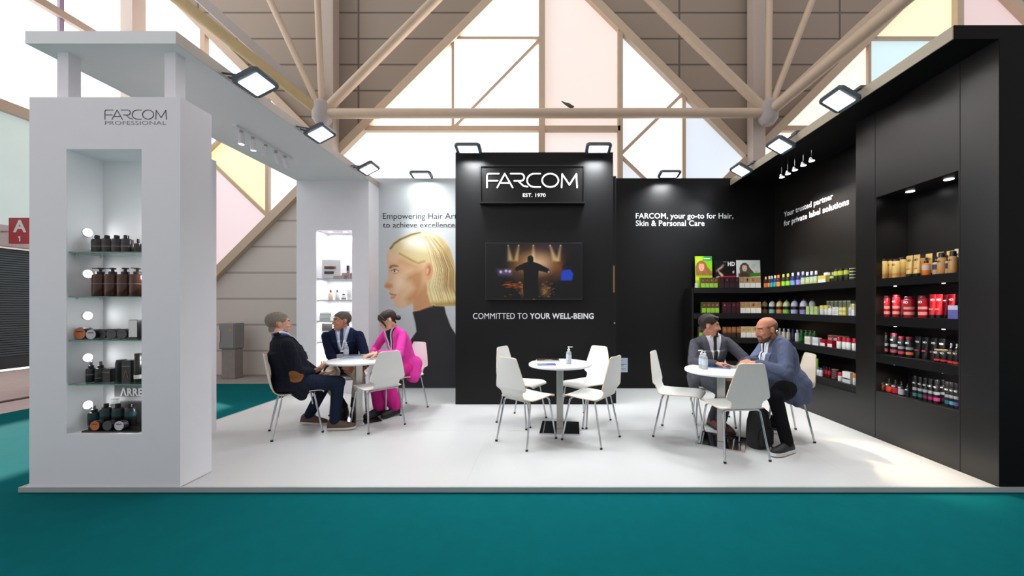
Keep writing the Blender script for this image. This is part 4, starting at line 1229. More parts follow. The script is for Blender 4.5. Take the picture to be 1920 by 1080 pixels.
def hand(mb, wrist, d, n, side, curl=(0.35, 0.45, 0.35), spread=0.06, k=1.0, thumb=0.6):
    """wrist -> fingers along d, palm faces n, side = +1 when the thumb lies along d x n"""
    w = Vector(wrist); d = Vector(d).normalized(); n = Vector(n); n = (n - d * n.dot(d)).normalized()
    s = d.cross(n).normalized() * side          # towards the thumb
    for i, (off, ln) in enumerate(((0.030, 0.94), (0.010, 1.0), (-0.010, 0.95), (-0.029, 0.78))):
        base = w + s * off * 0.75 * k
        kn = w + d * (0.088 - abs(i - 1) * 0.004) * k + s * off * k - n * 0.002
        mb.capsule(base, kn, 0.0135 * k, 0.0115 * k, 8, 3)
        dd = (d + s * spread * (1.5 - i)).normalized(); p = kn; r = 0.0098 * k; a = 0.0
        for j, (L, c) in enumerate(zip((0.044, 0.028, 0.023), curl)):
            a += c * (1 + 0.12 * (i - 1))
            q_ = p + (dd * math.cos(a) + n * math.sin(a)) * L * ln * k
            mb.capsule(p, q_, r, r * 0.88, 8, 3); p = q_; r *= 0.9
    mb.capsule(w + n * 0.004, w + d * 0.05 * k + n * 0.004, 0.020 * k, 0.024 * k, 10, 3)
    t0 = w + d * 0.022 * k + s * 0.022 * k + n * 0.006
    t1 = t0 + (d * 0.62 + s * 0.72 + n * 0.25).normalized() * 0.042 * k
    t2 = t1 + (d * 0.85 + s * (0.75 - thumb) + n * thumb * 0.6).normalized() * 0.034 * k
    t3 = t2 + (d * 0.95 + s * (0.5 - thumb) + n * thumb * 0.7).normalized() * 0.026 * k
    mb.capsule(t0, t1, 0.015 * k, 0.0125 * k, 8, 3).capsule(t1, t2, 0.0118 * k, 0.0105 * k, 8, 3).capsule(t2, t3, 0.0105 * k, 0.009 * k, 8, 3)

def person(label, root, face_dir, P):
    yw = yaw(*face_dir)
    R0 = Matrix.Rotation(-yw, 3, 'Z')
    t = thing('person', label, 'person', (root[0], root[1], 0), yw)
    def L(x, y, z): return R0 @ Vector((x - root[0], y - root[1], z))      # a world point in the person's own frame
    P = dict(P)
    female = P.get('female', False)
    lean = math.radians(P.get('lean', 8)); side = math.radians(P.get('side', 0)); bend = P.get('bend', 0.5)
    g = P.get('girth', 1.0); ws = P.get('shoulder', 0.185)
    # spine
    c = Vector((0, 0, P.get('seat', 0.475)))
    sp = [c.copy()]; dirs = []
    for i in range(7):
        a = lean * (1 - bend + 2 * bend * i / 6)
        b = side * (i / 6)
        dv = Vector((math.sin(b), math.sin(a) * math.cos(b), math.cos(a) * math.cos(b)))
        dirs.append(dv); c = c + dv * P.get('seg', 0.0785); sp.append(c.copy())
    dirs.append(dirs[-1])
    wid = [0.178, 0.168, 0.152, 0.155, 0.170, 0.178, 0.150, 0.070]
    dep = [0.125, 0.122, 0.110, 0.108, 0.116, 0.108, 0.078, 0.058]
    if female: wid = [0.172, 0.160, 0.134, 0.136, 0.150, 0.152, 0.128, 0.056]; dep = [0.120, 0.112, 0.096, 0.098, 0.112, 0.098, 0.066, 0.046]
    bel = P.get('belly', 0.0)
    tw = math.radians(P.get('twist', 0))
    def rings(extra, hi=8, lo=0):
        out = []
        for i in range(lo, hi):
            u = dirs[i]; a = tw * i / 7
            xr = Vector((math.cos(a), math.sin(a), 0)); xr = (xr - u * xr.dot(u)).normalized(); fw = u.cross(xr)
            bb = bel * math.exp(-((i - 2.0) / 1.5) ** 2)
            out.append((sp[i] + fw * bb * 0.5, xr * (wid[i] * g + extra + bb * 0.3), fw * (dep[i] * g + extra + bb * 0.5)))
        return out
    u = dirs[6]; a = tw
    XR = Vector((math.cos(a), math.sin(a), 0)); XR = (XR - u * XR.dot(u)).normalized(); FW = u.cross(XR); UP = u
    neck = sp[7]
    shr = [neck - UP * (0.090 if female else 0.118) + XR * sgn * ws * g for sgn in (-1, 1)]         # left, right
    hip = [Vector((sgn * 0.092, 0.01, P.get('seat', 0.475) + 0.045)) for sgn in (-1, 1)]
    # targets
    wr_ = [Vector(P['lh'][0]), Vector(P['rh'][0])]
    el = []
    for i in range(2):
        e, w_ = ik(shr[i], wr_[i], 0.285, 0.255, P['lpole' if i == 0 else 'rpole'])
        el.append(e); wr_[i] = w_
    an = [Vector(P['lf'][0]), Vector(P['rf'][0])]
    kn = []
    for i in range(2):
        k_, a_ = ik(hip[i], an[i], 0.42, 0.42, P.get('lkpole' if i == 0 else 'rkpole', (0.0, 0.6, 1.0)))
        kn.append(k_); an[i] = a_
    # head frame
    hc = Vector(P['head'])
    hd = R0 @ Vector(P['look']).normalized() if P.get('look_world', True) else Vector(P['look']).normalized()
    hx = hd.cross(Vector((math.sin(P.get('tilt', 0)), 0, 1))).normalized(); hz = hx.cross(hd).normalized()
    H = Matrix((hx, hd, hz)).transposed(); hs_ = P.get('hs', 1.0)
    def h(x, y, z): return hc + H @ Vector((x, y, z)) * hs_
    def to_h(pts): return ((pts - np.array(hc)) @ np.array(H)) / hs_

    # ---- body: one continuous skin
    mb = MB()
    mb.ell(h(0, -0.014, 0.032), (0.076 * hs_, 0.096 * hs_, 0.084 * hs_), H, 24, 16)
    fr = []
    for z, y, w_, d_ in ((0.05, 0.010, 0.066, 0.078), (0.01, 0.020, 0.067, 0.074), (-0.03, 0.026, 0.064, 0.068), (-0.065, 0.034, 0.056, 0.060), (-0.095, 0.044, 0.042, 0.048), (-0.114, 0.052, 0.024, 0.030)):
        w_ *= P.get('jaw', 1.0)
        fr.append((h(0, y, z), H @ Vector((w_, 0, 0)) * hs_, H @ Vector((0, d_, 0)) * hs_))
    mb.loft(fr, 24)
    mb.capsule(h(0, 0.091, 0.014), h(0, 0.107, -0.026), 0.009 * hs_, 0.0125 * hs_, 10, 4)
    for sgn in (-1, 1):
        mb.ell(h(sgn * 0.012, 0.096, -0.030), (0.009, 0.010, 0.008), H, 10, 6)
        mb.ell(h(sgn * 0.036, 0.066, -0.024), (0.026, 0.026, 0.024), H, 12, 8)
        mb.capsule(h(sgn * 0.014, 0.086, 0.030), h(sgn * 0.044, 0.072, 0.028), 0.011, 0.009, 8, 3)
        mb.ell(h(sgn * 0.079, -0.008, -0.006), (0.011 * hs_, 0.018 * hs_, 0.029 * hs_), H, 12, 8)
    mb.ell(h(0, 0.084, -0.062), (0.026, 0.016, 0.013), H, 12, 8)
    mb.ell(h(0, 0.080, -0.102), (0.020, 0.016, 0.014), H, 12, 8)
    nr_ = 0.052 * (0.85 if female else 1.08 if g > 1.1 else 1.0)
    mb.capsule(h(0, -0.030, -0.055), neck - UP * 0.02, nr_, nr_ * 1.12, 18, 5)
    mb.loft(rings(-0.03, 7), 24)
    for i in range(2):
        mb.capsule(shr[i] + (el[i] - shr[i]) * 0.12, el[i], 0.036, 0.034).capsule(el[i], wr_[i], 0.036, 0.0255)
        mb.capsule(hip[i], kn[i], 0.066, 0.048).capsule(kn[i], an[i], 0.046, 0.034)
        hn = P['lh' if i == 0 else 'rh']
        hand(mb, wr_[i], hn[1], hn[2], 1 if i == 0 else -1, *hn[3:])
    mb.capsule(shr[0] - UP * 0.01, shr[1] - UP * 0.01, 0.03, 0.03)
    SK = mat(P['skin'][0], P['skin'][1], 0.5, noise=0.06, scale=50, spec=0.35)
    body = remesh(mb, 0.0052, 2, 0.4)
    bsrc = arrays(body)
    finish(body, 'body', SK, t)
    hco = lambda p: to_h(p)
    isHead = lambda p: 0.165 - np.linalg.norm(to_h(p), axis=1)

    # ---- face details
    for sgn in (-1, 1):
        MB().ell(h(sgn * 0.031, 0.0815, 0.008), (0.0125, 0.0075, 0.0055), H, 12, 8).obj('eye', mat('eye_white', (226, 220, 212), 0.3), t, smooth=True)
        MB().ell(h(sgn * 0.031, 0.0865, 0.008), (0.0058, 0.0042, 0.0056), H, 10, 6).obj('iris', mat('iris_dark', (44, 32, 26), 0.25), t, smooth=True)
    def brow(p, n):
        q_ = to_h(p); return AND(np.abs(q_[:, 0]) - 0.012, 0.050 - np.abs(q_[:, 0]), q_[:, 2] - 0.027, 0.036 - q_[:, 2], q_[:, 1] - 0.055)
    HAIR = mat(P['hair'][0], P['hair'][1], 0.65, noise=P['hair'][2] if len(P['hair']) > 2 else 0.25, scale=90, bump=0.4, spec=0.3)
    BROW = mat('brow_dark', (58, 44, 36), 0.8)
    shell(bsrc, brow, 0.0025, BROW, 'eyebrows', t)
    def lips(p, n):
        q_ = to_h(p); return AND(0.024 - np.abs(q_[:, 0]), q_[:, 2] + 0.070, -0.056 - q_[:, 2], q_[:, 1] - 0.080)
    shell(bsrc, lips, 0.0015, mat(P['skin'][0] + '_lips', tuple(int(a * b) for a, b in zip(P['skin'][1], (0.93, 0.76, 0.75))), 0.45), 'lips', t)
    if P.get('smile'):
        MB().tube([h(-0.020, 0.088, -0.060), h(-0.01, 0.0945, -0.063), h(0.01, 0.0945, -0.063), h(0.020, 0.088, -0.060)], 0.003, 6).obj('teeth', mat('teeth', (232, 226, 216), 0.4), t)
    if P.get('beard'):
        def bd(p, n):
            q_ = to_h(p); x = np.abs(q_[:, 0])
            st = P['beard']
            mous = AND(0.034 - x, q_[:, 2] + 0.056, -0.041 - q_[:, 2], q_[:, 1] - 0.08)
            goat = AND(0.034 - x, -0.076 - q_[:, 2], q_[:, 2] + 0.13, q_[:, 1] - 0.055)
            sides = AND(0.036 - x, x - 0.024, -0.045 - q_[:, 2], q_[:, 2] + 0.09, q_[:, 1] - 0.06)
            jawl = AND(-0.066 + 0.25 * (0.06 - q_[:, 1]).clip(0, 1) - q_[:, 2], q_[:, 2] + 0.125, q_[:, 1] - 0.01, x - 0.028)
            r = OR(mous, goat, sides)
            return OR(r, jawl) if st == 'full' else r
        shell(bsrc, bd, 0.003, mat(P.get('beard_mat', ('beard_dark', (52, 40, 34)))[0], P.get('beard_mat', ('beard_dark', (52, 40, 34)))[1], 0.85, noise=0.3, scale=120), 'beard', t)
    # ---- hair
    ys = [-0.13, -0.06, -0.03, 0.005, 0.030, 0.045, 0.062, 0.085, 0.12]
    zs = [-0.085, -0.075, -0.02, 0.014, 0.018, 0.030, 0.058, 0.072, 0.075]
    EAR = lambda q_: AND(np.abs(q_[:, 0]) - 0.062, q_[:, 1] + 0.034, 0.016 - q_[:, 1], 0.030 - q_[:, 2])
    if P.get('hairstyle') == 'bald':
        def hm(p, n):
            q_ = to_h(p); return AND(isHead(p), q_[:, 2] - np.interp(q_[:, 1], ys, zs), 0.052 - 0.2 * (q_[:, 1] + 0.05).clip(0, 1) - q_[:, 2], 0.045 - q_[:, 1], -EAR(q_))
        shell(bsrc, hm, 0.0012, mat('stubble', (112, 82, 66), 0.8, noise=0.15, scale=90), 'cropped_hair', t)
    else:
        def hm(p, n):
            q_ = to_h(p); return AND(isHead(p), q_[:, 2] - np.interp(q_[:, 1], ys, zs), -EAR(q_))
        top = P.get('hair_top', 0.014)
        def ho(vv):
            q_ = to_h(vv); return 0.003 + (top - 0.003) * np.clip((q_[:, 2] + 0.01) / 0.09, 0, 1) * np.clip(1.25 - 5 * (q_[:, 1] - 0.03).clip(0, 1), 0.35, 1) + 0.0025 * np.sin(q_[:, 0] * 160 + q_[:, 1] * 60) * np.clip(q_[:, 2] * 12, 0, 1)
        shell(bsrc, hm, ho, HAIR, 'hair', t)
        if P.get('quiff'):
            m2 = MB()
            for i in range(9):
                x = -0.045 + i * 0.011
                m2.capsule(h(x, 0.04, 0.098), h(x * 0.9 + 0.006, 0.078, 0.093 + 0.01 * math.cos(x * 40)), 0.014, 0.011, 8, 3)
            finish(remesh(m2, 0.006, 2), 'fringe', HAIR, t)
    if female:
        m2 = MB().ell(h(-0.012, -0.120, -0.022), (0.036, 0.032, 0.034), H, 14, 10).capsule(h(0, -0.085, -0.005), h(-0.01, -0.115, -0.02), 0.03, 0.026)
        finish(remesh(m2, 0.007, 2), 'hair_bun', HAIR, t)
        for sgn in (-1, 1):
            MB().tube([h(sgn * 0.004, 0.088, 0.085), h(sgn * 0.036, 0.093, 0.050), h(sgn * 0.060, 0.076, 0.0), h(sgn * 0.066, 0.066, -0.05), h(sgn * 0.060, 0.070, -0.085)], [0.010, 0.014, 0.013, 0.010, 0.003], 8).obj('hair_strand', HAIR, t, smooth=True)
            MB().tube([h(sgn * 0.02, 0.075, 0.098), h(sgn * 0.056, 0.062, 0.058), h(sgn * 0.074, 0.040, 0.01)], [0.012, 0.016, 0.010], 8).obj('hair_strand', HAIR, t, smooth=True)

    # ---- jacket
    JC = P['jacket']
    JM = fabric(JC[0], JC[1])
    mb = MB()
    mb.loft(rings(0.022, 6), 28)
    ch_ = neck - UP * 0.03
    mb.loft([(neck - UP * 0.20, XR * (ws * g + 0.02), FW * 0.118 * g), (neck - UP * 0.135, XR * (ws * g + 0.028), FW * 0.104 * g), (neck - UP * 0.078, XR * (ws * g + 0.012), FW * 0.088 * g), (neck - UP * 0.046, XR * 0.138 * g, FW * 0.076), (neck - UP * 0.008, XR * 0.080, FW * 0.063), (neck + UP * 0.022 - FW * 0.012, XR * 0.065, FW * 0.055)], 28)
    ar = 1.0 if g < 1.1 else 1.12
    if female: ar = 0.86
    for i in range(2):
        mb.capsule(shr[i], shr[i] + (el[i] - shr[i]) * 0.35, 0.059 * ar, 0.062 * ar).capsule(shr[i] + (el[i] - shr[i]) * 0.3, el[i], 0.063 * ar, 0.056 * ar)
        d_ = wr_[i] - el[i]
        mb.capsule(el[i], el[i] + d_ * 0.90, 0.057 * ar, 0.042 * ar)
        # elbow creases
        sd = (el[i] - shr[i]).normalized()
        mb.ell(el[i] - sd * 0.05, (0.062 * ar,) * 3, None, 12, 8)
    for pts in P.get('skirt', ()):
        mb.capsule(Vector(pts[0]), Vector(pts[1]), pts[2], pts[3])
    rr_ = random.Random(hash(JC[0]) % 100)
    for i in range(2):       # folds in the sleeves
        d_ = el[i] - shr[i]
        for j in range(3):
            tt = 0.45 + 0.2 * j; p0 = shr[i] + d_ * tt
            o1 = Vector((rr_.uniform(-1, 1), rr_.uniform(-1, 1), rr_.uniform(-.3, .3))).normalized()
            mb.capsule(p0 + o1 * 0.045 * ar, p0 + d_ * 0.1 - o1.cross(d_.normalized()) * 0.045 * ar, 0.018, 0.018, 8, 3)
    jk = remesh(mb, 0.0080, 4, 0.5)
    jsrc = arrays(jk)
    finish(jk, 'jacket', JM, t)
    o_ = np.array(neck); xr = np.array(XR); up = np.array(UP); fw = np.array(FW)
    def tc_(p):
        d = p - o_; return d @ xr, d @ fw, d @ up
    vb = P.get('vbot', -0.30); vw = P.get('vw', 0.30)
    vx = lambda z: vw * np.clip((z - vb), 0, 1) ** 0.9
    SHM = mat(P['shirt'][0], P['shirt'][1], 0.75, noise=0.03)
    def vmask(scale=1.0, dx=0.0):
        def f_(p, n):
            x, y, z = tc_(p)
            return AND(vx(z) * scale - np.abs(x - dx), 0.03 - z, z - vb, y, ((n @ fw) - 0.05) * 0.05)
        return f_
    shell(jsrc, vmask(), 0.003, SHM, 'shirt', t)
    if P.get('tie'):
        TM = mat(P['tie'][0], P['tie'][1], 0.5, noise=0.15)
        def tm(p, n):
            x, y, z = tc_(p)
            w_ = np.where(z > -0.06, 0.018, 0.016 + 0.03 * np.clip(-(z + 0.06), 0, 0.6))
            return AND(w_ - np.abs(x), -0.012 - z, z - vb, y, ((n @ fw) - 0.1) * 0.05)
        shell(jsrc, tm, 0.008, TM, 'tie', t)
    if not female or True:
        # collar around the neck
        if not female:
            m2 = MB()
            for sgn in (-1, 1):
                m2.prism([(sgn * 0.008, -0.022), (sgn * 0.050, 0.012), (sgn * 0.058, 0.0), (sgn * 0.040, -0.050)], 'y', 0.056, 0.066)
            m2.lathe([(0.066, -0.02), (0.064, 0.0), (0.060, 0.022), (0.054, 0.022)], 24, c=(0, -0.004, 0.002))
            for i in range(len(m2.v)):
                p = Vector(m2.v[i]); m2.v[i] = tuple(neck + XR * p.x + FW * p.y + UP * p.z)
            m2.obj('shirt_collar', SHM, t, smooth=True)
    # lapels along the edge of the opening
    LP = mat(JC[0] + '_lapel', tuple(min(255, int(c_ * 1.12 + 3)) for c_ in JC[1]), 0.8, noise=0.1, scale=120, spec=0.15)
    for sgn in (-1, 1):
        def lm(p, n):
            x, y, z = tc_(p); xx = x * sgn; e = vx(z)
            wid_ = np.interp(z, [vb, vb * 0.35, -0.02, 0.04], [0.010, 0.062, 0.035, 0.02])
            return AND(xx - e + 0.006, e + wid_ - xx, z - vb + 0.02, 0.035 - z, y + 0.02, ((n @ fw) + 0.2) * 0.05)
        shell(jsrc, lm, 0.007, LP, 'lapel', t)
    if P.get('lanyard'):
        LM = mat('lanyard_white', (222, 228, 238), 0.6)
        lb = P['lanyard']
        for sgn in (-1, 1):
            def ly(p, n):
                x, y, z = tc_(p); e = 0.062 * np.clip((z - lb) / (0.0 - lb), 0, 1.2)
                return AND(0.008 - np.abs(x * sgn - e), 0.03 - z, z - lb, y + 0.01, ((n @ fw) + 0.1) * 0.05)
            shell(jsrc, ly, 0.012, LM, 'lanyard', t)
        zc = lb - 0.05
        i = int(np.argmin(np.abs(tc_(jsrc[0])[0]) + np.abs(tc_(jsrc[0])[2] - zc) - 0.5 * tc_(jsrc[0])[1]))
        y_ = tc_(jsrc[0][i:i + 1])[1][0] + 0.012
        m2 = MB().box(-0.035, 0.035, y_, y_ + 0.004, zc - 0.045, zc + 0.045)
        for i in range(len(m2.v)):
            p = Vector(m2.v[i]); m2.v[i] = tuple(neck + XR * p.x + FW * p.y + UP * p.z)
        m2.obj('name_badge', mat('badge_card', (214, 220, 232), 0.4), t)
    if P.get('patch'):
        e_ = el[1]; fd = (wr_[1] - el[1]).normalized(); ud = (el[1] - shr[1]).normalized()
        ax = np.array((fd + ud).normalized()); out = np.array((ud - fd).normalized())
        ctr = np.array(e_) + out * 0.03 + np.array(fd) * 0.02
        def pm(p, n):
            d = p - ctr; s_ = d @ ax; q_ = d - s_[:, None] * ax
            lat = np.cross(ax, out)
            return AND((1 - np.sqrt((s_ / 0.078) ** 2 + ((d @ lat) / 0.052) ** 2)) * 0.05, d @ out + 0.05, 0.088 - np.linalg.norm(d, axis=1))
        shell(jsrc, pm, 0.005, mat('suede_brown', (132, 84, 40), 0.9, noise=0.15, scale=60), 'elbow_patch', t)
    # cuffs
    for i in range(2):
        d_ = (wr_[i] - el[i]); m_ = el[i] + d_ * 0.86; e2 = el[i] + d_ * (0.955 if not female else 0.93)
        MB().tube([m_, e2], [0.038, 0.0345], 14).obj('shirt_cuff', SHM if not female else JM, t, smooth=True)
    if P.get('watch'):
        i = P['watch'] - 1; d_ = (wr_[i] - el[i]).normalized()
        MB().tube([wr_[i] - d_ * 0.012, wr_[i] + d_ * 0.002], [0.031, 0.031], 14).obj('wrist_watch', mat('watch_dark', (40, 38, 38), 0.3), t, smooth=True)

    # ---- trousers
    TC = P['trousers']
    TM = fabric(TC[0], TC[1], 9.0)
    fl = P.get('flare', 1.0)
    mb = MB()
    mb.ell((0, 0.0, P.get('seat', 0.475) + 0.045), (0.18 * g, 0.135 * g, 0.105))
    for i in range(2):
        mb.capsule(hip[i] + Vector((0, 0, 0.01)), kn[i], 0.096 * g, 0.070 * (1 + (g - 1) * 0.5))
        d_ = an[i] - kn[i]
        mb.capsule(kn[i], kn[i] + d_ * 0.5, 0.069, 0.060 * fl).capsule(kn[i] + d_ * 0.5, an[i] - d_.normalized() * (P.get('hem', 0.015)), 0.060 * fl, 0.056 * fl)
    tr_ = remesh(mb, 0.0095, 3, 0.5)
    finish(tr_, 'trousers', TM, t)
    # ---- shoes
    SO = P['shoes']
    SM = mat(SO[0], SO[1], 0.6, noise=0.12, scale=40)
    for i in range(2):
        dv = P['lf' if i == 0 else 'rf'][1]; pit = P['lf' if i == 0 else 'rf'][2] if len(P['lf' if i == 0 else 'rf']) > 2 else 0.0
        d_ = Vector((dv[0], dv[1], 0)).normalized(); s_ = Vector((d_.y, -d_.x, 0)); up_ = Vector((0, 0, 1))
        if pit:
            d_ = (d_ * math.cos(pit) - up_ * math.sin(pit)).normalized(); up_ = s_.cross(d_)
        A = an[i] - up_ * (P.get('ankle', 0.085))
        prof = [(-0.075, 0.026, 0.062), (-0.06, 0.034, 0.085), (-0.02, 0.037, 0.092), (0.03, 0.039, 0.085), (0.07, 0.044, 0.068), (0.12, 0.049, 0.052), (0.165, 0.045, 0.042), (0.195, 0.030, 0.032), (0.207, 0.012, 0.022)]
        m2 = MB()
        vs = []; n_ = 14
        for (q0, w_, hh_) in prof:
            for k_ in range(n_):
                a_ = 2 * PI * k_ / n_
                x_ = math.cos(a_) * w_; z_ = math.sin(a_)
                z_ = hh_ * z_ if z_ > 0 else 0.012 * z_
                vs.append(A + d_ * q0 + s_ * x_ + up_ * (0.022 + z_))
        fs = [(a_ * n_ + k_, a_ * n_ + (k_ + 1) % n_, (a_ + 1) * n_ + (k_ + 1) % n_, (a_ + 1) * n_ + k_) for a_ in range(len(prof) - 1) for k_ in range(n_)]
        fs += [tuple(range(n_ - 1, -1, -1)), tuple((len(prof) - 1) * n_ + k_ for k_ in range(n_))]
        m2.add(vs, fs)
        sh = m2.obj('shoe', SM, t, smooth=True, sharp=60)
        out = [(q0 * 1.03, w_ * 1.08) for (q0, w_, _) in prof]
        ol = [A + d_ * a_ + s_ * b_ for a_, b_ in out] + [A + d_ * a_ - s_ * b_ for a_, b_ in out[::-1]]
        n2 = len(ol); th_ = SO[3] if len(SO) > 3 else 0.018
        m3 = MB().add([p for p in ol] + [p + up_ * th_ for p in ol], [tuple(range(n2 - 1, -1, -1)), tuple(range(n2, 2 * n2))] + [(k_, (k_ + 1) % n2, n2 + (k_ + 1) % n2, n2 + k_) for k_ in range(n2)])
        m3.obj('sole', mat(SO[0] + '_sole', SO[2], 0.7), sh)
        if P.get('socks'):
            d2 = an[i] - kn[i]
            MB().tube([kn[i] + d2 * 0.55, an[i] - d2.normalized() * 0.0], [0.052, 0.045], 14).obj('sock', mat('sock_black', (16, 16, 18), 0.9), t, smooth=True)
    return t, L

# -- man on the far left, seen from behind: dark jacket with brown elbow patch
def loc(root, fd, x, y, z):
    R0 = Matrix.Rotation(-yaw(*fd), 3, 'Z'); v = R0 @ Vector((x - root[0], y - root[1], z)); return v
def at(root, fd, px, py, Y): return loc(root, fd, X(px, Y), Y, Z(py, Y))

r, f = (-2.762, 4.022), (.70, .71)
person('person in a dark jacket with brown elbow patches, seated with open hands', r, f, dict(
    lean=-9, bend=0.8, seat=0.485, seg=0.0855, girth=1.18, belly=0.05,
    head=at(r, f, 522, 607.5, 4.02), look=(.68, .73, 0.02), hs=1.04, jaw=1.08,
    lh=(at(r, f, 600, 703, 4.28), at(r, f, 640, 700, 4.30) - at(r, f, 600, 703, 4.28), (0.2, -0.1, 1), (0.15, 0.2, 0.2), 0.05),
    rh=(at(r, f, 586, 698, 4.13), at(r, f, 612, 684, 4.20) - at(r, f, 586, 698, 4.13), (-0.6, 0.2, 0.8), (0.35, 0.4, 0.3), 0.05),
    lpole=(-0.6, -0.6, -0.6), rpole=(0.5, -0.30, -0.85),
    lf=(loc(r, f, *G(579, 795), 0.095), (loc(r, f, *G(607, 793), 0) - loc(r, f, *G(576, 795), 0)), 0.12),
    rf=(loc(r, f, *G(628, 806), 0.095), (loc(r, f, *G(660, 804), 0) - loc(r, f, *G(622, 806), 0))),
    skin=('skin_fair', (214, 160, 132)), hair=('hair_grey', (128, 116, 104), 0.4), hair_top=0.012,
    jacket=('jacket_black_navy', (26, 28, 38)), shirt=('shirt_violet_blue', (96, 96, 168)), tie=('tie_navy', (30, 32, 60)), lanyard=-0.26,
    trousers=('trousers_dark_denim', (28, 36, 54)), shoes=('shoe_brown_suede', (84, 66, 54), (214, 204, 186), 0.022), patch=True,
    skirt=[((0.12, -0.02, 0.56), (0.17, 0.08, 0.48), 0.11, 0.075), ((0.17, 0.0, 0.50), (0.20, 0.07, 0.42), 0.06, 0.05), ((-0.12, -0.02, 0.56), (-0.16, 0.08, 0.48), 0.11, 0.075)]))

# -- man facing the viewer: navy blazer, beige trousers
r, f = (-2.70, 4.97), (.36, -.93)
person('person in a navy blazer and beige trousers, smiling, hands clasped under the table', r, f, dict(
    lean=4, seat=0.485, seg=0.0875, girth=1.04,
    head=at(r, f, 641, 602, 4.90), look=(-.62, -.78, -0.02), hs=1.04, jaw=1.06, smile=True, tilt=0.05,
    lh=(at(r, f, 686, 689, 4.70), at(r, f, 662, 697, 4.66) - at(r, f, 690, 690, 4.70), (0.2, -0.6, -0.3), (0.5, 0.5, 0.4), 0.03),
    rh=(at(r, f, 644, 687, 4.70), at(r, f, 672, 697, 4.66) - at(r, f, 644, 687, 4.70), (-0.2, -0.6, -0.3), (0.5, 0.5, 0.4), 0.03),
    lpole=(-0.7, -0.4, -0.4), rpole=(0.7, -0.4, -0.4),
    lf=(loc(r, f, *G(664, 776), 0.095), (-0.15, 1)), rf=(loc(r, f, *G(646, 778), 0.095), (0.1, 1)),
    lkpole=(-0.35, 0.8, 0.7), rkpole=(0.45, 0.8, 0.7),
    skin=('skin_tan', (196, 136, 106)), hair=('hair_dark_grey', (84, 78, 72), 0.5), hair_top=0.010,
    jacket=('blazer_navy', (20, 28, 52)), shirt=('shirt_pale_blue', (176, 190, 222)), tie=('tie_dark_blue', (44, 48, 78)), lanyard=-0.30, vbot=-0.40, vw=0.22,
    trousers=('trousers_beige', (206, 192, 172)), shoes=('shoe_black', (20, 20, 22), (16, 16, 16)), socks=True, hem=0.16,
    skirt=[((0.10, -0.03, 0.56), (0.13, 0.08, 0.53), 0.12, 0.09), ((-0.10, -0.03, 0.56), (-0.13, 0.08, 0.53), 0.12, 0.09)]))

# -- woman in the pink suit leaning on the table
r, f = (-1.84, 4.96), (-.52, -.85)
person('person in a bright pink suit, dark hair in a bun, leaning on the table', r, f, dict(
    female=True, lean=24, bend=0.35, seat=0.525, seg=0.0895, shoulder=0.165,
    head=at(r, f, 728, 600, 4.66), look=(-.80, -.46, -0.40), hs=0.98, smile=True, jaw=0.95,
    lh=(at(r, f, 708, 661.5, 4.50), at(r, f, 690, 667, 4.44) - at(r, f, 708, 662, 4.50), (0, 0.1, -1), (0.15, 0.25, 0.2), 0.05, 0.94),
    rh=(at(r, f, 700, 662, 4.66), at(r, f, 684, 668, 4.58) - at(r, f, 700, 662, 4.66), (0, 0.1, -1), (0.15, 0.25, 0.2), 0.05, 0.94),
    lpole=(-0.9, -0.3, -0.5), rpole=(0.8, -0.2, -0.5),
    lf=(loc(r, f, *G(742, 778), 0.105), loc(r, f, -2.15, 4.5, 0) - loc(r, f, -1.99, 4.85, 0)), rf=(loc(r, f, *G(713, 780), 0.105), (0.05, 1)),
    skin=('skin_light', (222, 172, 146)), hair=('hair_dark_brown', (50, 36, 30), 0.4), hair_top=0.012,
    jacket=('suit_pink', (224, 66, 164)), shirt=('top_black', (22, 24, 28)), lanyard=-0.30, vbot=-0.42, vw=0.20, watch=1,
    trousers=('suit_pink_trousers', (200, 44, 132)), flare=1.5, hem=0.03, shoes=('boot_black', (18, 17, 18), (14, 14, 14), 0.03), socks=True,
    skirt=[((0.09, -0.02, 0.60), (0.12, 0.05, 0.50), 0.115, 0.085), ((-0.09, -0.02, 0.60), (-0.13, 0.02, 0.46), 0.115, 0.09), ((-0.12, -0.03, 0.50), (-0.15, 0.0, 0.41), 0.08, 0.045), ((0, -0.04, 0.56), (0, -0.05, 0.49), 0.10, 0.08)]))

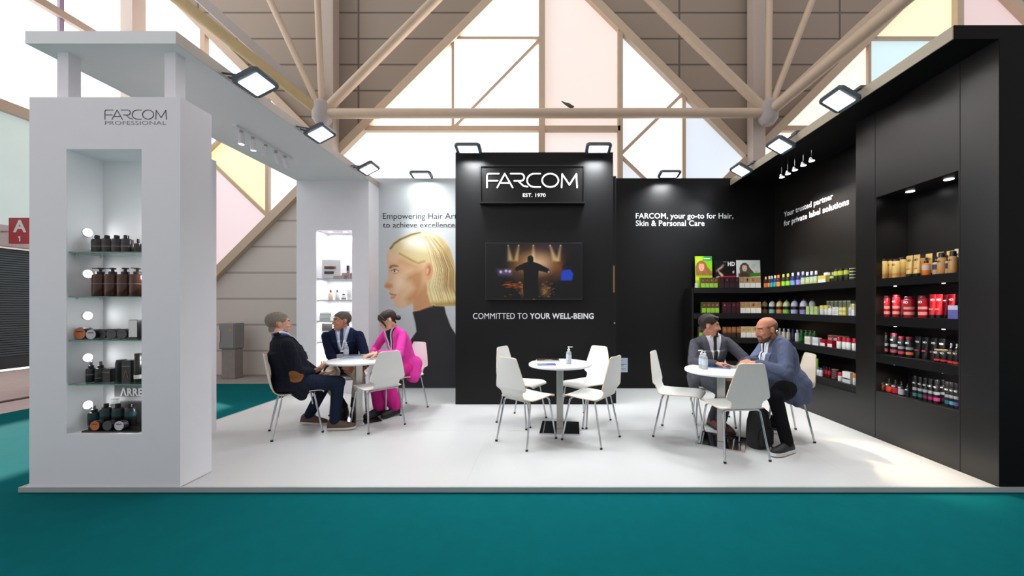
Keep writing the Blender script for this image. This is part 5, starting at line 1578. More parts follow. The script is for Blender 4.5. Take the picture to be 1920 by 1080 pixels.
# -- man in the grey suit with a dark beard
r, f = (1.90, 4.42), (.08, -.997)
person('person in a grey suit with dark hair and moustache, forearm on the table', r, f, dict(
    lean=15, bend=0.4, side=3, seat=0.485, seg=0.0845, girth=1.02, twist=0,
    head=at(r, f, 1330, 611, 4.24), look=(.90, -.42, -0.08), hs=1.03, jaw=1.02, beard='goatee', quiff=True,
    rh=(at(r, f, 1344, 682, 3.93), at(r, f, 1372, 682, 3.85) - at(r, f, 1344, 681, 3.92), (0.25, -0.1, -1), (0.35, 0.5, 0.4), 0.03),
    lh=(at(r, f, 1378, 700, 4.05), at(r, f, 1366, 709, 4.0) - at(r, f, 1380, 698, 4.05), (0.2, -0.4, -0.8), (0.4, 0.5, 0.4), 0.03),
    lpole=(-1.0, 0.1, -0.1), rpole=(0.9, -0.2, -0.6),
    lf=(loc(r, f, *G(1352, 806), 0.095), (-0.1, 1)), rf=(loc(r, f, *G(1336, 800), 0.095), (-0.05, 1)),
    skin=('skin_olive', (186, 130, 104)), hair=('hair_black_brown', (38, 30, 28), 0.4), hair_top=0.018,
    jacket=('suit_grey', (74, 74, 82)), shirt=('shirt_white', (226, 226, 232)), tie=('tie_black', (22, 22, 28)), vbot=-0.36, vw=0.24,
    trousers=('suit_grey_trousers', (66, 66, 74)), shoes=('shoe_brown_leather', (86, 44, 34), (30, 24, 22)),
    skirt=[((0.10, -0.03, 0.56), (0.14, 0.08, 0.50), 0.115, 0.085), ((-0.10, -0.03, 0.56), (-0.14, 0.08, 0.50), 0.115, 0.085), ((0.15, -0.04, 0.52), (0.18, 0.02, 0.44), 0.07, 0.05)]))

# -- bald man in the blue jacket
r, f = (2.53, 3.93), (-.985, .17)
person('bald person in a blue jacket holding a card over the table', r, f, dict(
    lean=14, bend=0.35, seat=0.49, seg=0.0855, girth=1.20, belly=0.10, shoulder=0.178,
    head=at(r, f, 1437, 618, 3.86), look=(-.97, -.10, -0.22), hs=1.08, jaw=1.06, beard='full', beard_mat=('beard_brown', (92, 64, 50)), hairstyle='bald',
    lh=(at(r, f, 1419, 681, 3.72), at(r, f, 1395, 681, 3.74) - at(r, f, 1419, 680, 3.72), (0.3, 0.3, -0.7), (0.5, 0.6, 0.4), 0.02),
    rh=(at(r, f, 1402, 676, 3.90), at(r, f, 1388, 682, 3.80) - at(r, f, 1402, 676, 3.9), (-0.3, 0.2, -0.8), (0.4, 0.5, 0.4), 0.02),
    lpole=(-0.55, -0.6, -0.6), rpole=(0.6, -0.2, -0.6),
    lf=(loc(r, f, *G(1476, 850), 0.095), (loc(r, f, *G(1448, 852), 0) - loc(r, f, *G(1482, 844), 0))), rf=(loc(r, f, *G(1452, 812), 0.095), (0.0, 1)),
    lkpole=(-0.5, 0.8, 1.0),
    skin=('skin_brown', (182, 122, 94)), hair=('hair_none', (60, 44, 36)),
    jacket=('jacket_blue', (84, 91, 114)), shirt=('shirt_white', (226, 226, 232)), tie=('tie_black_navy', (24, 26, 40)), lanyard=-0.34, vbot=-0.46, vw=0.26,
    trousers=('trousers_black', (17, 17, 20)), shoes=('sneaker_black', (22, 22, 24), (206, 206, 204), 0.028),
    skirt=[((0.10, -0.02, 0.60), (0.14, 0.05, 0.52), 0.14, 0.11), ((-0.10, -0.02, 0.60), (-0.16, 0.02, 0.48), 0.14, 0.11), ((-0.17, -0.03, 0.55), (-0.21, -0.01, 0.41), 0.085, 0.055), ((-0.16, -0.08, 0.58), (-0.19, -0.09, 0.44), 0.085, 0.06)]))

# card held by the bald man
x, y = X(1388, 3.77), 3.77
t = thing('card', 'small pale card held in the fingers of the bald man over the table', 'card', (x, y, Z(685, 3.77)))
MB().box(-0.055, 0.055, -0.002, 0.002, -0.012, 0.05, M=Matrix.Rotation(0.5, 4, 'Z') @ Matrix.Rotation(0.9, 4, 'X')).obj('paper', mat('card_cream', (228, 204, 172), 0.6), t)
# ================================================================== PRODUCTS
MC = {}
def cached(key, fn):
    if key not in MC: MC[key] = fn()
    return MC[key]
def pm(c, rough=0.35, **k):
    return mat('product_%02x%02x%02x_%d' % (c[0], c[1], c[2], int(rough * 100)), c, rough, noise=0.05, **k)
def lat(prof, m, key, n=20, sx=1.0, sy=1.0):
    return cached(('l', key, m.name, tuple(prof), n, sx, sy), lambda: _sm(MB().lathe(prof, n, sx=sx, sy=sy).mesh('part', m, True)))
def _sm(me):
    try: me.set_sharp_from_angle(angle=math.radians(40))
    except Exception: pass
    return me
def bx(x0, x1, y0, y1, z0, z1, m):
    return cached(('b', x0, x1, y0, y1, z0, z1, m.name), lambda: MB().box(x0, x1, y0, y1, z0, z1).mesh('part', m))
HDM = {}
def hd_text(w, r, m):
    """the two letters bent round a can of radius r (front = -Y)"""
    key = (round(w, 4), round(r, 4), m.name)
    if key not in HDM:
        me = text_mesh('HD', w, m, bold=0.02, depth=0.0012)
        n = len(me.vertices); co = np.empty(n * 3); me.vertices.foreach_get('co', co); co = co.reshape(-1, 3)
        x = co[:, 0] - w / 2; d = co[:, 2]; z = co[:, 1].copy(); z -= z.min()
        a = x / r
        co2 = np.stack([(r + d) * np.sin(a), -(r + d) * np.cos(a), z], 1)
        me.vertices.foreach_set('co', co2.ravel()); me.update()
        HDM[key] = me
    return HDM[key]
def put(name, label, cat, loc, rz, group, parts):
    t = thing(name, label, cat, loc, rz, group)
    for pname, me in [(p[0], p[1]) for p in parts]:
        pass
    last = None
    for p in parts:
        o = link(p[0], p[1], t)
        if len(p) > 2: o.location = p[2]
    return t

# --- shapes: each returns the parts of one product standing at its own origin, its front towards -Y
def can(h, r, body, cap, label=None, hd=None, cap_h=0.022, band=None):
    ps = [('body', lat([(r * .93, 0), (r, 0.004), (r, h - cap_h - 0.004), (r * .9, h - cap_h)], body, 'can')),
          ('cap', lat([(r * .92, h - cap_h), (r * .94, h - 0.004), (r * .86, h)], cap, 'cap'))]
    if label: ps.append(('label', lat([(r * 1.012, h * .12), (r * 1.012, h * .26)], label, 'lab')))
    if band: ps.append(('label_band', lat([(r * 1.01, h * .38), (r * 1.01, h * .50)], band, 'band')))
    if hd: ps.append(('lettering', hd_text(r * 1.15, r * 1.01, hd), (0, 0, h * .66)))
    return ps
def flask(h, r, body, cap, label=None, sy=0.6, lab=(0.28, 0.62)):
    ps = [('body', lat([(r * .9, 0), (r, 0.006), (r, h * .70), (r * .82, h * .80), (r * .36, h * .83), (r * .34, h * .85)], body, 'flask', sx=1, sy=sy)),
          ('cap', lat([(r * .40, h * .84), (r * .40, h * .985), (r * .34, h)], cap, 'fcap'))]
    if label: ps.append(('label', lat([(r * 1.012, h * lab[0]), (r * 1.012, h * lab[1])], label, 'flab', sx=1, sy=sy)))
    return ps
def bottle(h, r, body, cap, label=None, lab=(0.12, 0.55), neck=0.42, sh=0.72):
    ps = [('body', lat([(r * .9, 0), (r, 0.005), (r, h * (sh - .10)), (r * .88, h * (sh - .03)), (r * neck, h * sh), (r * neck, h * (sh + .03))], body, 'bot')),
          ('cap', lat([(r * neck * 1.15, h * (sh + .02)), (r * neck * 1.15, h * .99), (r * neck, h)], cap, 'bcap'))]
    if label: ps.append(('label', lat([(r * 1.012, h * lab[0]), (r * 1.012, h * lab[1])], label, 'blab')))
    return ps
def pump(h, r, body, head, label=None, lab=(0.15, 0.5)):
    def hm():
        m = MB().lathe([(r * .5, h * .78), (r * .5, h * .86), (r * .2, h * .87), (r * .2, h * .94), (r * .42, h * .945), (r * .42, h * .985), (r * .2, h)], 14)
        m.box(-r * 1.25, 0, -r * .16, r * .16, h * .955, h * .985)
        return m.mesh('pump', head)
    ps = [('body', lat([(r * .94, 0), (r, 0.005), (r, h * .72), (r * .93, h * .76), (r * .4, h * .785)], body, 'pmp')),
          ('pump_head', cached(('pump', h, r, head.name), hm))]
    if label: ps.append(('label', lat([(r * 1.012, h * lab[0]), (r * 1.012, h * lab[1])], label, 'plab')))
    return ps
def spray(h, r, body, head, tip, label=None, lab=(0.12, 0.5)):
    ps = [('body', lat([(r * .94, 0), (r, 0.004), (r, h * .60), (r * .85, h * .66), (r * .4, h * .69)], body, 'spr')),
          ('collar', lat([(r * .52, h * .67), (r * .52, h * .80), (r * .3, h * .83)], head, 'sprh')),
          ('spray_tip', lat([(r * .26, h * .82), (r * .26, h * .98), (r * .18, h)], tip, 'sprt'))]
    if label: ps.append(('label', lat([(r * 1.012, h * lab[0]), (r * 1.012, h * lab[1])], label, 'slab')))
    return ps
def jar(h, r, body, lid, label=None):
    ps = [('body', lat([(r * .92, 0), (r, 0.004), (r, h * .62)], body, 'jar')), ('lid', lat([(r * 1.04, h * .62), (r * 1.04, h * .97), (r * .98, h)], lid, 'lid'))]
    if label: ps.append(('label', lat([(r * 1.012, h * .12), (r * 1.012, h * .5)], label, 'jlab')))
    return ps
def tube(h, w, body, cap, label=None, hd=None, band=None):
    def bm():
        m = MB(); rings = []
        for (f, a, b) in ((0.14, w * .42, w * .36), (0.30, w * .45, w * .30), (0.7, w * .48, w * .14), (0.97, w * .5, 0.004), (1.0, w * .5, 0.003)):
            rings.append(((0, 0, h * f), (a, 0, 0), (0, b, 0)))
        return _sm(m.loft(rings, 22).mesh('tube', body, True))
    ps = [('body', cached(('tube', h, w, body.name), bm)), ('cap', lat([(w * .36, 0), (w * .38, 0.004), (w * .38, h * .13), (w * .3, h * .14)], cap, 'tcap'))]
    if band: ps.append(('label_band', bx(-w * .3, w * .3, -w * .335, -w * .30, h * .34, h * .40, band)))
    if hd: ps.append(('lettering', hd_text(w * .62, w * 0.9, hd), (0, w * 0.9 - w * .145, h * .72)))
    return ps
def box_p(w, d, h, side, face=None, lab=None, lz=(0.06, 0.5), pic=None):
    ps = [('carton', bx(-w / 2, w / 2, -d / 2, d / 2, 0, h, side))]
    if face: ps.append(('front_print', bx(-w / 2 + .001, w / 2 - .001, -d / 2 - .0012, -d / 2, h * lz[1], h * .98, face)))
    if lab: ps.append(('label', bx(-w / 2 + .002, w / 2 - .002, -d / 2 - .0014, -d / 2, h * lz[0], h * lz[1], lab)))
    if pic: ps.append(('portrait', cached(('pic', w, h, d, pic.name), lambda: MB().lathe([(w * .20, -0.0008), (w * .20, 0)], 14, M=Matrix.Translation((w * .02, -d / 2 - .0012, h * .74)) @ Matrix.Rotation(PI / 2, 4, 'X') @ Matrix.Diagonal((1, 1.35, 1, 1))).mesh('pic', pic))))
    return ps

ORD = ['first', 'second', 'third', 'fourth', 'fifth', 'sixth', 'seventh', 'eighth', 'ninth', 'tenth', 'eleventh', 'twelfth', 'thirteenth', 'fourteenth']
K = pm((22, 20, 20)); W_ = pm((232, 232, 228), 0.4); WH = MATS['white_letters']

# ------------------------------------------------------------------ white tower niche (fronts face the aisle)
AMB = pm((78, 42, 28), 0.16); BRK = pm((40, 30, 32), 0.3); LG = pm((120, 112, 110), 0.5)
G1 = 'bottles in the white tower niche'
z = shelf_z[0] + 0.0005
def TXp(px, y): return X(px, y)
y = 2.92
for i, px in enumerate((182, 200.5, 219, 237)):
    put('shampoo_flask', 'dark brown flask bottle, %s from the lamp on the top glass shelf of the tower' % ORD[i], 'bottle', (TXp(px, y), y, z), 0, G1,
        flask(0.142, 0.0395, BRK, K, LG, 0.62, (0.36, 0.41)))
for i, (px, yy_) in enumerate(((248, 2.97), (259, 2.93))):
    put('dropper_bottle', 'small slim dark bottle, %s beyond the flasks on the top glass shelf' % ORD[i], 'bottle', (TXp(px, yy_), yy_, z), 0, G1,
        bottle(0.115, 0.022, BRK, K, None, neck=0.3))
z = shelf_z[1] + 0.0005; y = 2.925
for i, px in enumerate((188.5, 211.5, 235, 258)):
    put('pump_bottle', 'amber pump bottle, %s from the lamp on the second glass shelf of the tower' % ORD[i], 'bottle', (TXp(px, y), y, z), (0.0, 0.2, 2.6, 1.9)[i], G1,
        pump(0.226, 0.047, AMB, K, LG, (0.42, 0.45)))
# lying round tins on the third shelf
def tin(label, x, y, z, r, d, face, side, rz, group):
    t = thing('pomade_tin', label, 'tin', (x, y, z), rz, group)
    M = Matrix.Translation((0, 0, r)) @ Matrix.Rotation(PI / 2, 4, 'X')
    MB().lathe([(r, -d / 2), (r, d / 2 - 0.002)], 28, M=M).obj('tin_body', side, t, smooth=True, sharp=40)
    MB().lathe([(r * .94, d / 2 - 0.002), (r * .94, d / 2 + 0.001)], 28, M=M).obj('tin_lid', face, t)
    MB().box(-r * .55, r * .55, -d / 2 - 0.0018, -d / 2 - 0.001, r * 1.25, r * 1.42).obj('label', mat('tin_print', (60, 56, 56), 0.6), t)
    return t
ORG = pm((196, 104, 52), 0.4); SIL = pm((196, 194, 200), 0.4); GRY = pm((70, 68, 74), 0.45); DKS = pm((34, 32, 34), 0.4)
z = shelf_z[2] + 0.0005
for px, yy_, r_, fc, nm in ((158, 2.88, 0.046, ORG, 'orange faced round tin lying on the third glass shelf of the tower'),
                            (178.5, 2.88, 0.039, SIL, 'silver faced round tin beside the orange one on the third glass shelf'),
                            (198, 2.90, 0.039, DKS, 'dark round tin, first after the silver tin on the third glass shelf'),
                            (216.5, 2.895, 0.040, GRY, 'dark grey round tin, second after the silver tin on the third glass shelf'),
                            (236, 2.895, 0.040, GRY, 'dark grey round tin beside the white carton on the third glass shelf')):
    tin(nm, X(px, yy_), yy_, z, r_, 0.055, fc, DKS, 0.0, 'round tins in the white tower')
put('carton', 'white and black upright carton on the third glass shelf of the tower', 'box', (X(256, 2.9), 2.9, z), 0, None, box_p(0.068, 0.05, 0.150, K, None, W_, (0.12, 0.98)))
# fourth shelf
z = shelf_z[3] + 0.0005
put('spray_bottle', 'black spray bottle beside the lamp on the fourth glass shelf of the tower', 'bottle', (X(171, 2.91), 2.91, z), 0, G1, spray(0.158, 0.029, K, K, pm((90, 96, 100)), LG, (0.36, 0.40)))
put('spray_bottle', 'black round-shouldered spray bottle on the fourth glass shelf beside the paired jars', 'bottle', (X(189, 2.91), 2.91, z), 0, G1, spray(0.160, 0.032, K, K, pm((90, 96, 100)), LG, (0.20, 0.23)))
put('twin_jar', 'low black jar carton on the fourth glass shelf between sprays and tall tins', 'jar', (X(207, 2.93), 2.93, z), 0, None, box_p(0.075, 0.07, 0.103, K, None, LG, (0.72, 0.76)))
put('tall_tin', 'tall plain black round tin on the fourth glass shelf of the tower', 'tin', (X(228, 2.92), 2.92, z), 0, None, can(0.172, 0.034, K, K, None, cap_h=0.012))
BRN = pm((120, 88, 66), 0.5)
t = put('carton', 'black carton with a brown letter A emblem on the fourth glass shelf', 'box', (X(244.5, 2.92), 2.92, z), 0, None, box_p(0.07, 0.06, 0.168, K, None, LG, (0.72, 0.76)))
MB().bar((-0.018, -0.031, 0.03), (0, -0.031, 0.10), 0.006, 0.002, up=(0, 1, 0)).bar((0, -0.031, 0.10), (0.018, -0.031, 0.03), 0.006, 0.002, up=(0, 1, 0)).obj('emblem', BRN, t)
put('aerosol_can', 'tall black aerosol can at the far end of the fourth glass shelf', 'can', (X(259.5, 2.91), 2.91, z), 0, None, can(0.222, 0.025, K, K, W_, cap_h=0.05))
# bottom of the niche
z = NZ0 + 0.002
t = thing('display_tray', 'black stepped display tray on the floor of the tower niche', 'tray', (X(215, 2.9), 2.9, z))
MB().box(X(159, 2.86) - X(215, 2.9), X(264, 2.86) - X(215, 2.9), -0.060, -0.012, 0, 0.012).obj('front_step', K, t)
MB().box(X(163, 2.88) - X(215, 2.9), X(266, 2.9) - X(215, 2.9), -0.012, 0.10, 0, 0.030).obj('rear_step', K, t)
TEAL = pm((20, 62, 66), 0.4)
put('spray_bottle', 'dark spray bottle with grey tip at the lamp end of the tower display tray', 'bottle', (X(177, 2.935), 2.935, z + 0.0305), 0, G1, spray(0.150, 0.035, K, K, pm((120, 130, 132)), TEAL, (0.30, 0.55)))
for i, px in enumerate((199, 221, 245)):
    put('shampoo_flask', 'dark bottle with a teal label, %s after the spray bottle on the tower display tray' % ORD[i], 'bottle', (X(px, 2.94), 2.94, z + 0.0305), 0, G1, flask(0.165, 0.040, K, K, TEAL, 0.7, (0.42, 0.62)))
put('hand_cream', 'small white carton standing behind the teal labelled bottles in the tower', 'box', (X(216, 2.985), 2.985, z + 0.0305), 0, None, box_p(0.05, 0.025, 0.19, W_, None, pm((150, 152, 150)), (0.7, 0.8)))
for px, fc, nm in ((183, ORG, 'orange faced round tin on the front step of the tower tray'), (206, GRY, 'grey faced round tin on the front step of the tower tray'), (228, SIL, 'silver faced round tin on the front step of the tower tray')):
    tin(nm, X(px, 2.865), 2.865, z + 0.0125, 0.037, 0.036, fc, DKS, 0.0, 'round tins in the white tower')
t = thing('display_board', 'grey backing board with large pale letters in the bottom of the tower niche', 'board', (X(250, 3.03), 3.033, z))
cvb = Canvas(0, 0, 70, 100, 1.2)
cvb.grad((96, 96, 98), (150, 150, 152)); cvb.poly([(0, 0), (70, 0), (70, 26), (0, 22)], (120, 120, 122), 8, 0.6)
cvb.poly([(0, 36), (70, 34), (70, 44), (0, 46)], (228, 228, 230), 2.0, 0.9); cvb.poly([(0, 49), (70, 46), (70, 100), (0, 100)], (78, 76, 80), 3.0, 0.9)
bw_ = NX1 - 0.004 - X(214.5, 3.03)
link('print', cvb.mesh('print', bw_, 0.352, vcol_mat('board_print', 0.5)), t, (NX1 - 0.003 - bw_ / 2 - X(250, 3.03), -0.004, 0.0))
MB().box(NX1 - 0.003 - bw_ - X(250, 3.03), NX1 - 0.003 - X(250, 3.03), -0.003, 0.006, 0, 0.352).obj('board', DKS, t)
text('\u039bRREN', 54 / S(3.03), WH, t, (X(225, 3.025) - X(250, 3.03), -0.0058, 0.233), height=16 / S(3.03), bold=0.03)

# ------------------------------------------------------------------ white pillar niche at the back
y = 6.02
G2 = 'cartons and bottles in the white pillar'
ROSE = pm((176, 150, 146), 0.5)
t = thing('display_board', 'white display board with dark hair swatches on the top shelf of the white pillar', 'board', (X(620, y), y, pshelf[0] + 0.001))
MB().box(-0.16, 0.15, 0, 0.02, 0, 0.31).obj('board', pm((226, 226, 226), 0.5), t)
SW = pm((62, 50, 44), 0.5); SW2 = pm((150, 100, 70), 0.5)
for i, zz in enumerate((0.16, 0.08)):
    s = MB().box(-0.10, 0.05, -0.006, 0, zz, zz + 0.045).obj('hair_swatch', SW, t)
MB().box(0.05, 0.085, -0.006, 0, 0.16, 0.205).obj('hair_swatch', SW2, t)
put('carton', 'flat rose carton lying on the top shelf of the white pillar', 'box', (X(637, 5.96), 5.96, pshelf[0] + 0.001), 0, G2, box_p(0.17, 0.06, 0.045, ROSE, None, pm((196, 176, 172)), (0.2, 0.5)))
put('carton', 'rose carton raised behind the flat one on the top pillar shelf', 'box', (X(652, 6.02), 6.02, pshelf[0] + 0.001), 0, G2, box_p(0.16, 0.05, 0.095, ROSE, None, pm((196, 176, 172)), (0.2, 0.5)))
put('carton', 'upright rose carton standing on the top pillar shelf beside the swatches', 'box', (X(653, 5.95), 5.95, pshelf[0] + 0.001), 0, G2, box_p(0.035, 0.035, 0.21, ROSE, SW, None, (0.2, 0.6)))
put('serum_bottle', 'peach serum bottle on the second shelf of the white pillar', 'bottle', (X(620, y), y, pshelf[1] + 0.001), 0, G2, bottle(0.165, 0.032, pm((232, 204, 186)), pm((120, 100, 90)), None, neck=0.4))
put('serum_bottle', 'pearl serum bottle with a dark cap on the second shelf of the white pillar', 'bottle', (X(632.5, y), y, pshelf[1] + 0.001), 0, G2, bottle(0.165, 0.032, pm((226, 224, 216)), pm((100, 104, 116)), None, neck=0.4))
put('cream_jar', 'short white jar with a dark lid on the second shelf of the white pillar', 'jar', (X(644.5, y), y, pshelf[1] + 0.001), 0, G2, bottle(0.105, 0.034, pm((232, 230, 230)), pm((90, 90, 96)), LG, (0.15, 0.3), neck=0.5))
put('carton', 'white carton at the end of the second shelf of the white pillar', 'box', (X(656, 6.04), 6.04, pshelf[1] + 0.001), 0, G2, box_p(0.06, 0.05, 0.17, W_, None, pm((214, 214, 216)), (0.3, 0.6)))
put('carton', 'lower pale green carton on the third shelf of the white pillar', 'box', (X(612, y), y, pshelf[2] + 0.001), 0, G2, box_p(0.20, 0.12, 0.07, pm((206, 214, 208)), None, pm((120, 126, 122)), (0.4, 0.5)))
put('carton', 'upper pale green carton stacked on the third shelf of the white pillar', 'box', (X(614, y), y, pshelf[2] + 0.0715), 0, G2, box_p(0.18, 0.11, 0.06, pm((212, 220, 214)), None, pm((130, 136, 132)), (0.4, 0.5)))
put('carton', 'pale pink carton on the third pillar shelf behind the head of the smiling man', 'box', (X(655, y), y, pshelf[2] + 0.001), 0, G2, box_p(0.06, 0.06, 0.16, pm((226, 220, 222)), None, pm((210, 200, 206)), (0.3, 0.6)))
t = thing('photo_box', 'box with a dark photograph on the lowest visible shelf of the white pillar', 'box', (X(612, y), y, pshelf[3] + 0.001))
MB().box(-0.09, 0.10, 0, 0.06, 0, 0.30).obj('carton', pm((196, 200, 198), 0.5), t)
MB().box(-0.085, 0.095, -0.002, 0, 0.17, 0.29).obj('photo', pm((70, 68, 66), 0.5), t)

# ------------------------------------------------------------------ black shelves on the back wall and along the right wall
ST = [1.66, 1.258, 0.865, 0.48]
SN = ['top', 'second', 'third', 'lowest']
sh = thing('shelf_unit', 'black corner shelf unit of four long boards filled with coloured hair products', 'shelf unit', (0, 0, 0))
SX0 = X(1301, 5.92)
for i, z in enumerate(ST):
    mb = MB().box(SX0, 3.795, 5.92, BW - 0.002, z - 0.085, z)
    mb.obj('back_board', BLACK_DK, sh)
    MB().box(RX + 0.01, 3.798, 4.114, 5.919, z - 0.085, z).obj('side_board', BLACK_DK, sh)
MB().box(SX0 - 0.03, SX0, 5.93, BW - 0.002, 0.30, 1.66).obj('end_panel', BLACK_DK, sh)
GN = pm((98, 148, 40), 0.45); GNL = pm((150, 200, 60), 0.45); GND = pm((58, 104, 30), 0.45)
MRN = pm((62, 24, 34), 0.4); MRL = pm((150, 70, 80), 0.45); CRM = pm((214, 204, 186), 0.45); WHB = pm((226, 226, 218), 0.45)
SKN = pm((216, 160, 128), 0.5); SKP = pm((226, 190, 170), 0.5); HRB = pm((96, 60, 40), 0.5); BLN = pm((206, 170, 110), 0.5); GLD = pm((168, 128, 84), 0.5)
yb = 6.0
def hair_boxes(z, tier, first, sets):
    for kind, pxs, mats_, h_, pics in sets:
        for i, px in enumerate(pxs):
            w_ = mats_[3] / S(yb)
            put('hair_colour_box', '%s hair colour box, %s of its colour, %s back shelf' % (kind, ORD[i], tier), 'box', (X(px, yb), yb, z + 0.0005), 0, 'hair colour boxes on the back shelves',
                box_p(w_, 0.06, h_ / S(yb), mats_[0], mats_[1], mats_[2], (0.05, 0.46), pics[i % len(pics)]))
hair_boxes(ST[0], 'top', 0, [
    ('green', (1316.5, 1324.5, 1332.5, 1340.5), (GN, HRB, GNL, 7.4), 19, (SKP, SKN)),
    ('dark red', (1352, 1361.5, 1371, 1380), (MRN, pm((40, 22, 30)), pm((52, 36, 44)), 8.6), 20, (MRL, SKP)),
    ('white and brown', (1389.5, 1399.5, 1409.5, 1419.5), (WHB, GLD, WHB, 9.2), 20.5, (SKP, pm((120, 96, 80)), SKN, BLN))])
hair_boxes(ST[1], 'second', 0, [
    ('green', (1318.5, 1327, 1335, 1343), (GN, HRB, GNL, 7.6), 20, (SKN, SKP)),
    ('dark red', (1357, 1365, 1374, 1382.5), (MRN, pm((70, 30, 38)), pm((58, 30, 40)), 7.8), 20, (SKP, MRL)),
    ('white and brown', (1391, 1400.5, 1410.5, 1420.5), (WHB, GLD, WHB, 9.2), 20.5, (SKP, BLN, pm((180, 120, 110)), SKP))])
hair_boxes(ST[2], 'third', 0, [
    ('green', (1313, 1321), (GN, HRB, GNL, 7.6), 20, (SKN, SKP)),
    ('orange and black', (1357, 1365.5, 1374, 1383), (pm((40, 30, 30)), pm((150, 96, 60)), pm((60, 44, 40)), 7.8), 20, (SKN, pm((226, 170, 110)))),
    ('cream', (1392, 1402, 1411.5, 1421), (CRM, pm((196, 166, 116)), WHB, 9.2), 20.5, (BLN, pm((214, 196, 150))))])
# show cards behind the top row
def showcard(label, px0, px1, py, cvx, tilt=0.06):
    yv = 6.13; z0 = ST[0] + 0.0005
    w_ = (px1 - px0) / S(yv); h_ = Z(py, yv) - z0
    t = thing('show_card', label, 'show card', (X((px0 + px1) / 2, yv), yv, z0), 0, 'show cards on the top back shelf')
    M = Matrix.Rotation(-tilt, 4, 'X')
    MB().box(-w_ / 2, w_ / 2, 0.0008, 0.008, 0, h_, M=M).obj('card', K, t)
    o = link('print', cvx.mesh('print', w_ - 0.004, h_ - 0.004, vcol_mat('card_print', 0.45)), t, (0, 0, 0.001)); o.rotation_euler = (-tilt, 0, 0)
    return t, w_, h_
def portrait(cv, x, y, s, skin, hair, flow=1):
    for i in range(26):
        a = i / 25
        cv.line([(x - s * .55 + s * 1.1 * a, y - s * .75 + abs(a - .5) * s * .5), (x - s * .75 + s * 1.5 * a, y), (x - s * .7 + s * (1.4 + flow * .5) * a, y + s * 1.1)], s * .12, tuple(min(255, int(c * (0.8 + 0.45 * ((i * 37) % 10) / 10))) for c in hair), 0.9)
    cv.ell(x, y, s * .42, s * .62, skin, 1.0, 0.15)
    cv.ell(x, y - s * .62, s * .5, s * .26, hair, 0.9, 0.3)
    for sg in (-1, 1): cv.ell(x + sg * s * .17, y - s * .12, s * .08, s * .05, (70, 50, 50), 0.9, 0.5)
    cv.ell(x, y + s * .30, s * .13, s * .05, (180, 80, 84), 0.9, 0.4); cv.ell(x, y + s * .08, s * .05, s * .09, tuple(int(c * .88) for c in skin), 0.6, 0.6)
cv = Canvas(0, 0, 33, 60, 0.6); cv.grad((120, 190, 20), (160, 200, 30)); cv.ell(8, 8, 14, 14, (230, 220, 50), 0.7, 1.0)
cv.poly([(18, 0), (33, 0), (33, 8), (16, 8)], (30, 130, 60), 2); portrait(cv, 12.5, 20, 14, (228, 166, 140), (150, 96, 58), 2)
cv.ell(3, 42, 5, 5, (240, 190, 30), 0.9, 0.4); cv.poly([(0, 46), (33, 44), (33, 60), (0, 60)], (150, 190, 40), 1.5)
for i in range(5): cv.line([(18 + i * 2.4, 4.5), (18 + i * 2.4 + 1.5, 4.5)], 2.2, (235, 245, 230), 0.9)
showcard('bright green show card with a long-haired woman behind the green boxes', 1304, 1336.5, 479.5, cv)
cv = Canvas(0, 0, 41, 54, 0.6); cv.fill((14, 9, 11)); cv.line([(4, 20), (12, 14), (16, 9)], 5, (150, 120, 100), 0.8); cv.line([(6, 17), (14, 12)], 2, (214, 190, 170), 0.7)
cv.poly([(6, 19), (15, 26), (17, 31), (13, 33), (8, 26)], (214, 170, 148), 1.2); cv.ell(6, 33, 5, 4, (214, 140, 140), 0.9, 0.4)
cv.poly([(14, 30), (41, 29), (41, 33), (14, 34)], (176, 26, 62), 0.8)
cv.poly([(33, 21), (37, 19), (37, 24), (34, 25)], (224, 190, 190), 0.6); cv.line([(17, 2.4), (23, 2.4)], 0.9, (170, 170, 170), 0.8)
t, w_, h_ = showcard('black show card lettered HD with a dark-haired model', 1341, 1382, 488, cv)
o = text('HD', w_ * .33, WH, t, (w_ * .10, -0.002 + h_ * .05 * .9, h_ * .80), bold=0.04, height=h_ * .155)
o.rotation_euler = (PI / 2 - 0.06, 0, 0)
cv = Canvas(0, 0, 46, 54, 0.6); cv.grad((226, 232, 228), (236, 240, 236)); portrait(cv, 16, 15, 12, (232, 204, 188), (92, 76, 56), 2); cv.poly([(4, 26), (16, 22), (28, 30), (28, 54), (2, 54)], (66, 62, 46), 2)
cv.poly([(26, 25), (46, 24), (46, 31), (26, 32)], (70, 140, 40), 0.8)
for i in range(4): cv.line([(29, 8 + i * 2), (38 - i, 8 + i * 2)], 0.7, (176, 180, 176), 0.8)
cv.ell(39, 22, 4, 3, (214, 180, 170), 0.7, 0.6)
showcard('white show card with a wavy-haired woman and a green stripe', 1381.5, 1427, 487, cv)
t = thing('price_card', 'small white card at the outer end of the top back shelf', 'card', (X(1305.5, 5.97), 5.97, ST[0] + 0.0005))
MB().box(-0.022, 0.022, -0.002, 0.002, 0, 0.075).obj('card', pm((196, 200, 206), 0.6), t)
MB().box(-0.02, 0.02, 0.002, 0.03, 0, 0.003).obj('stand', W_, t)

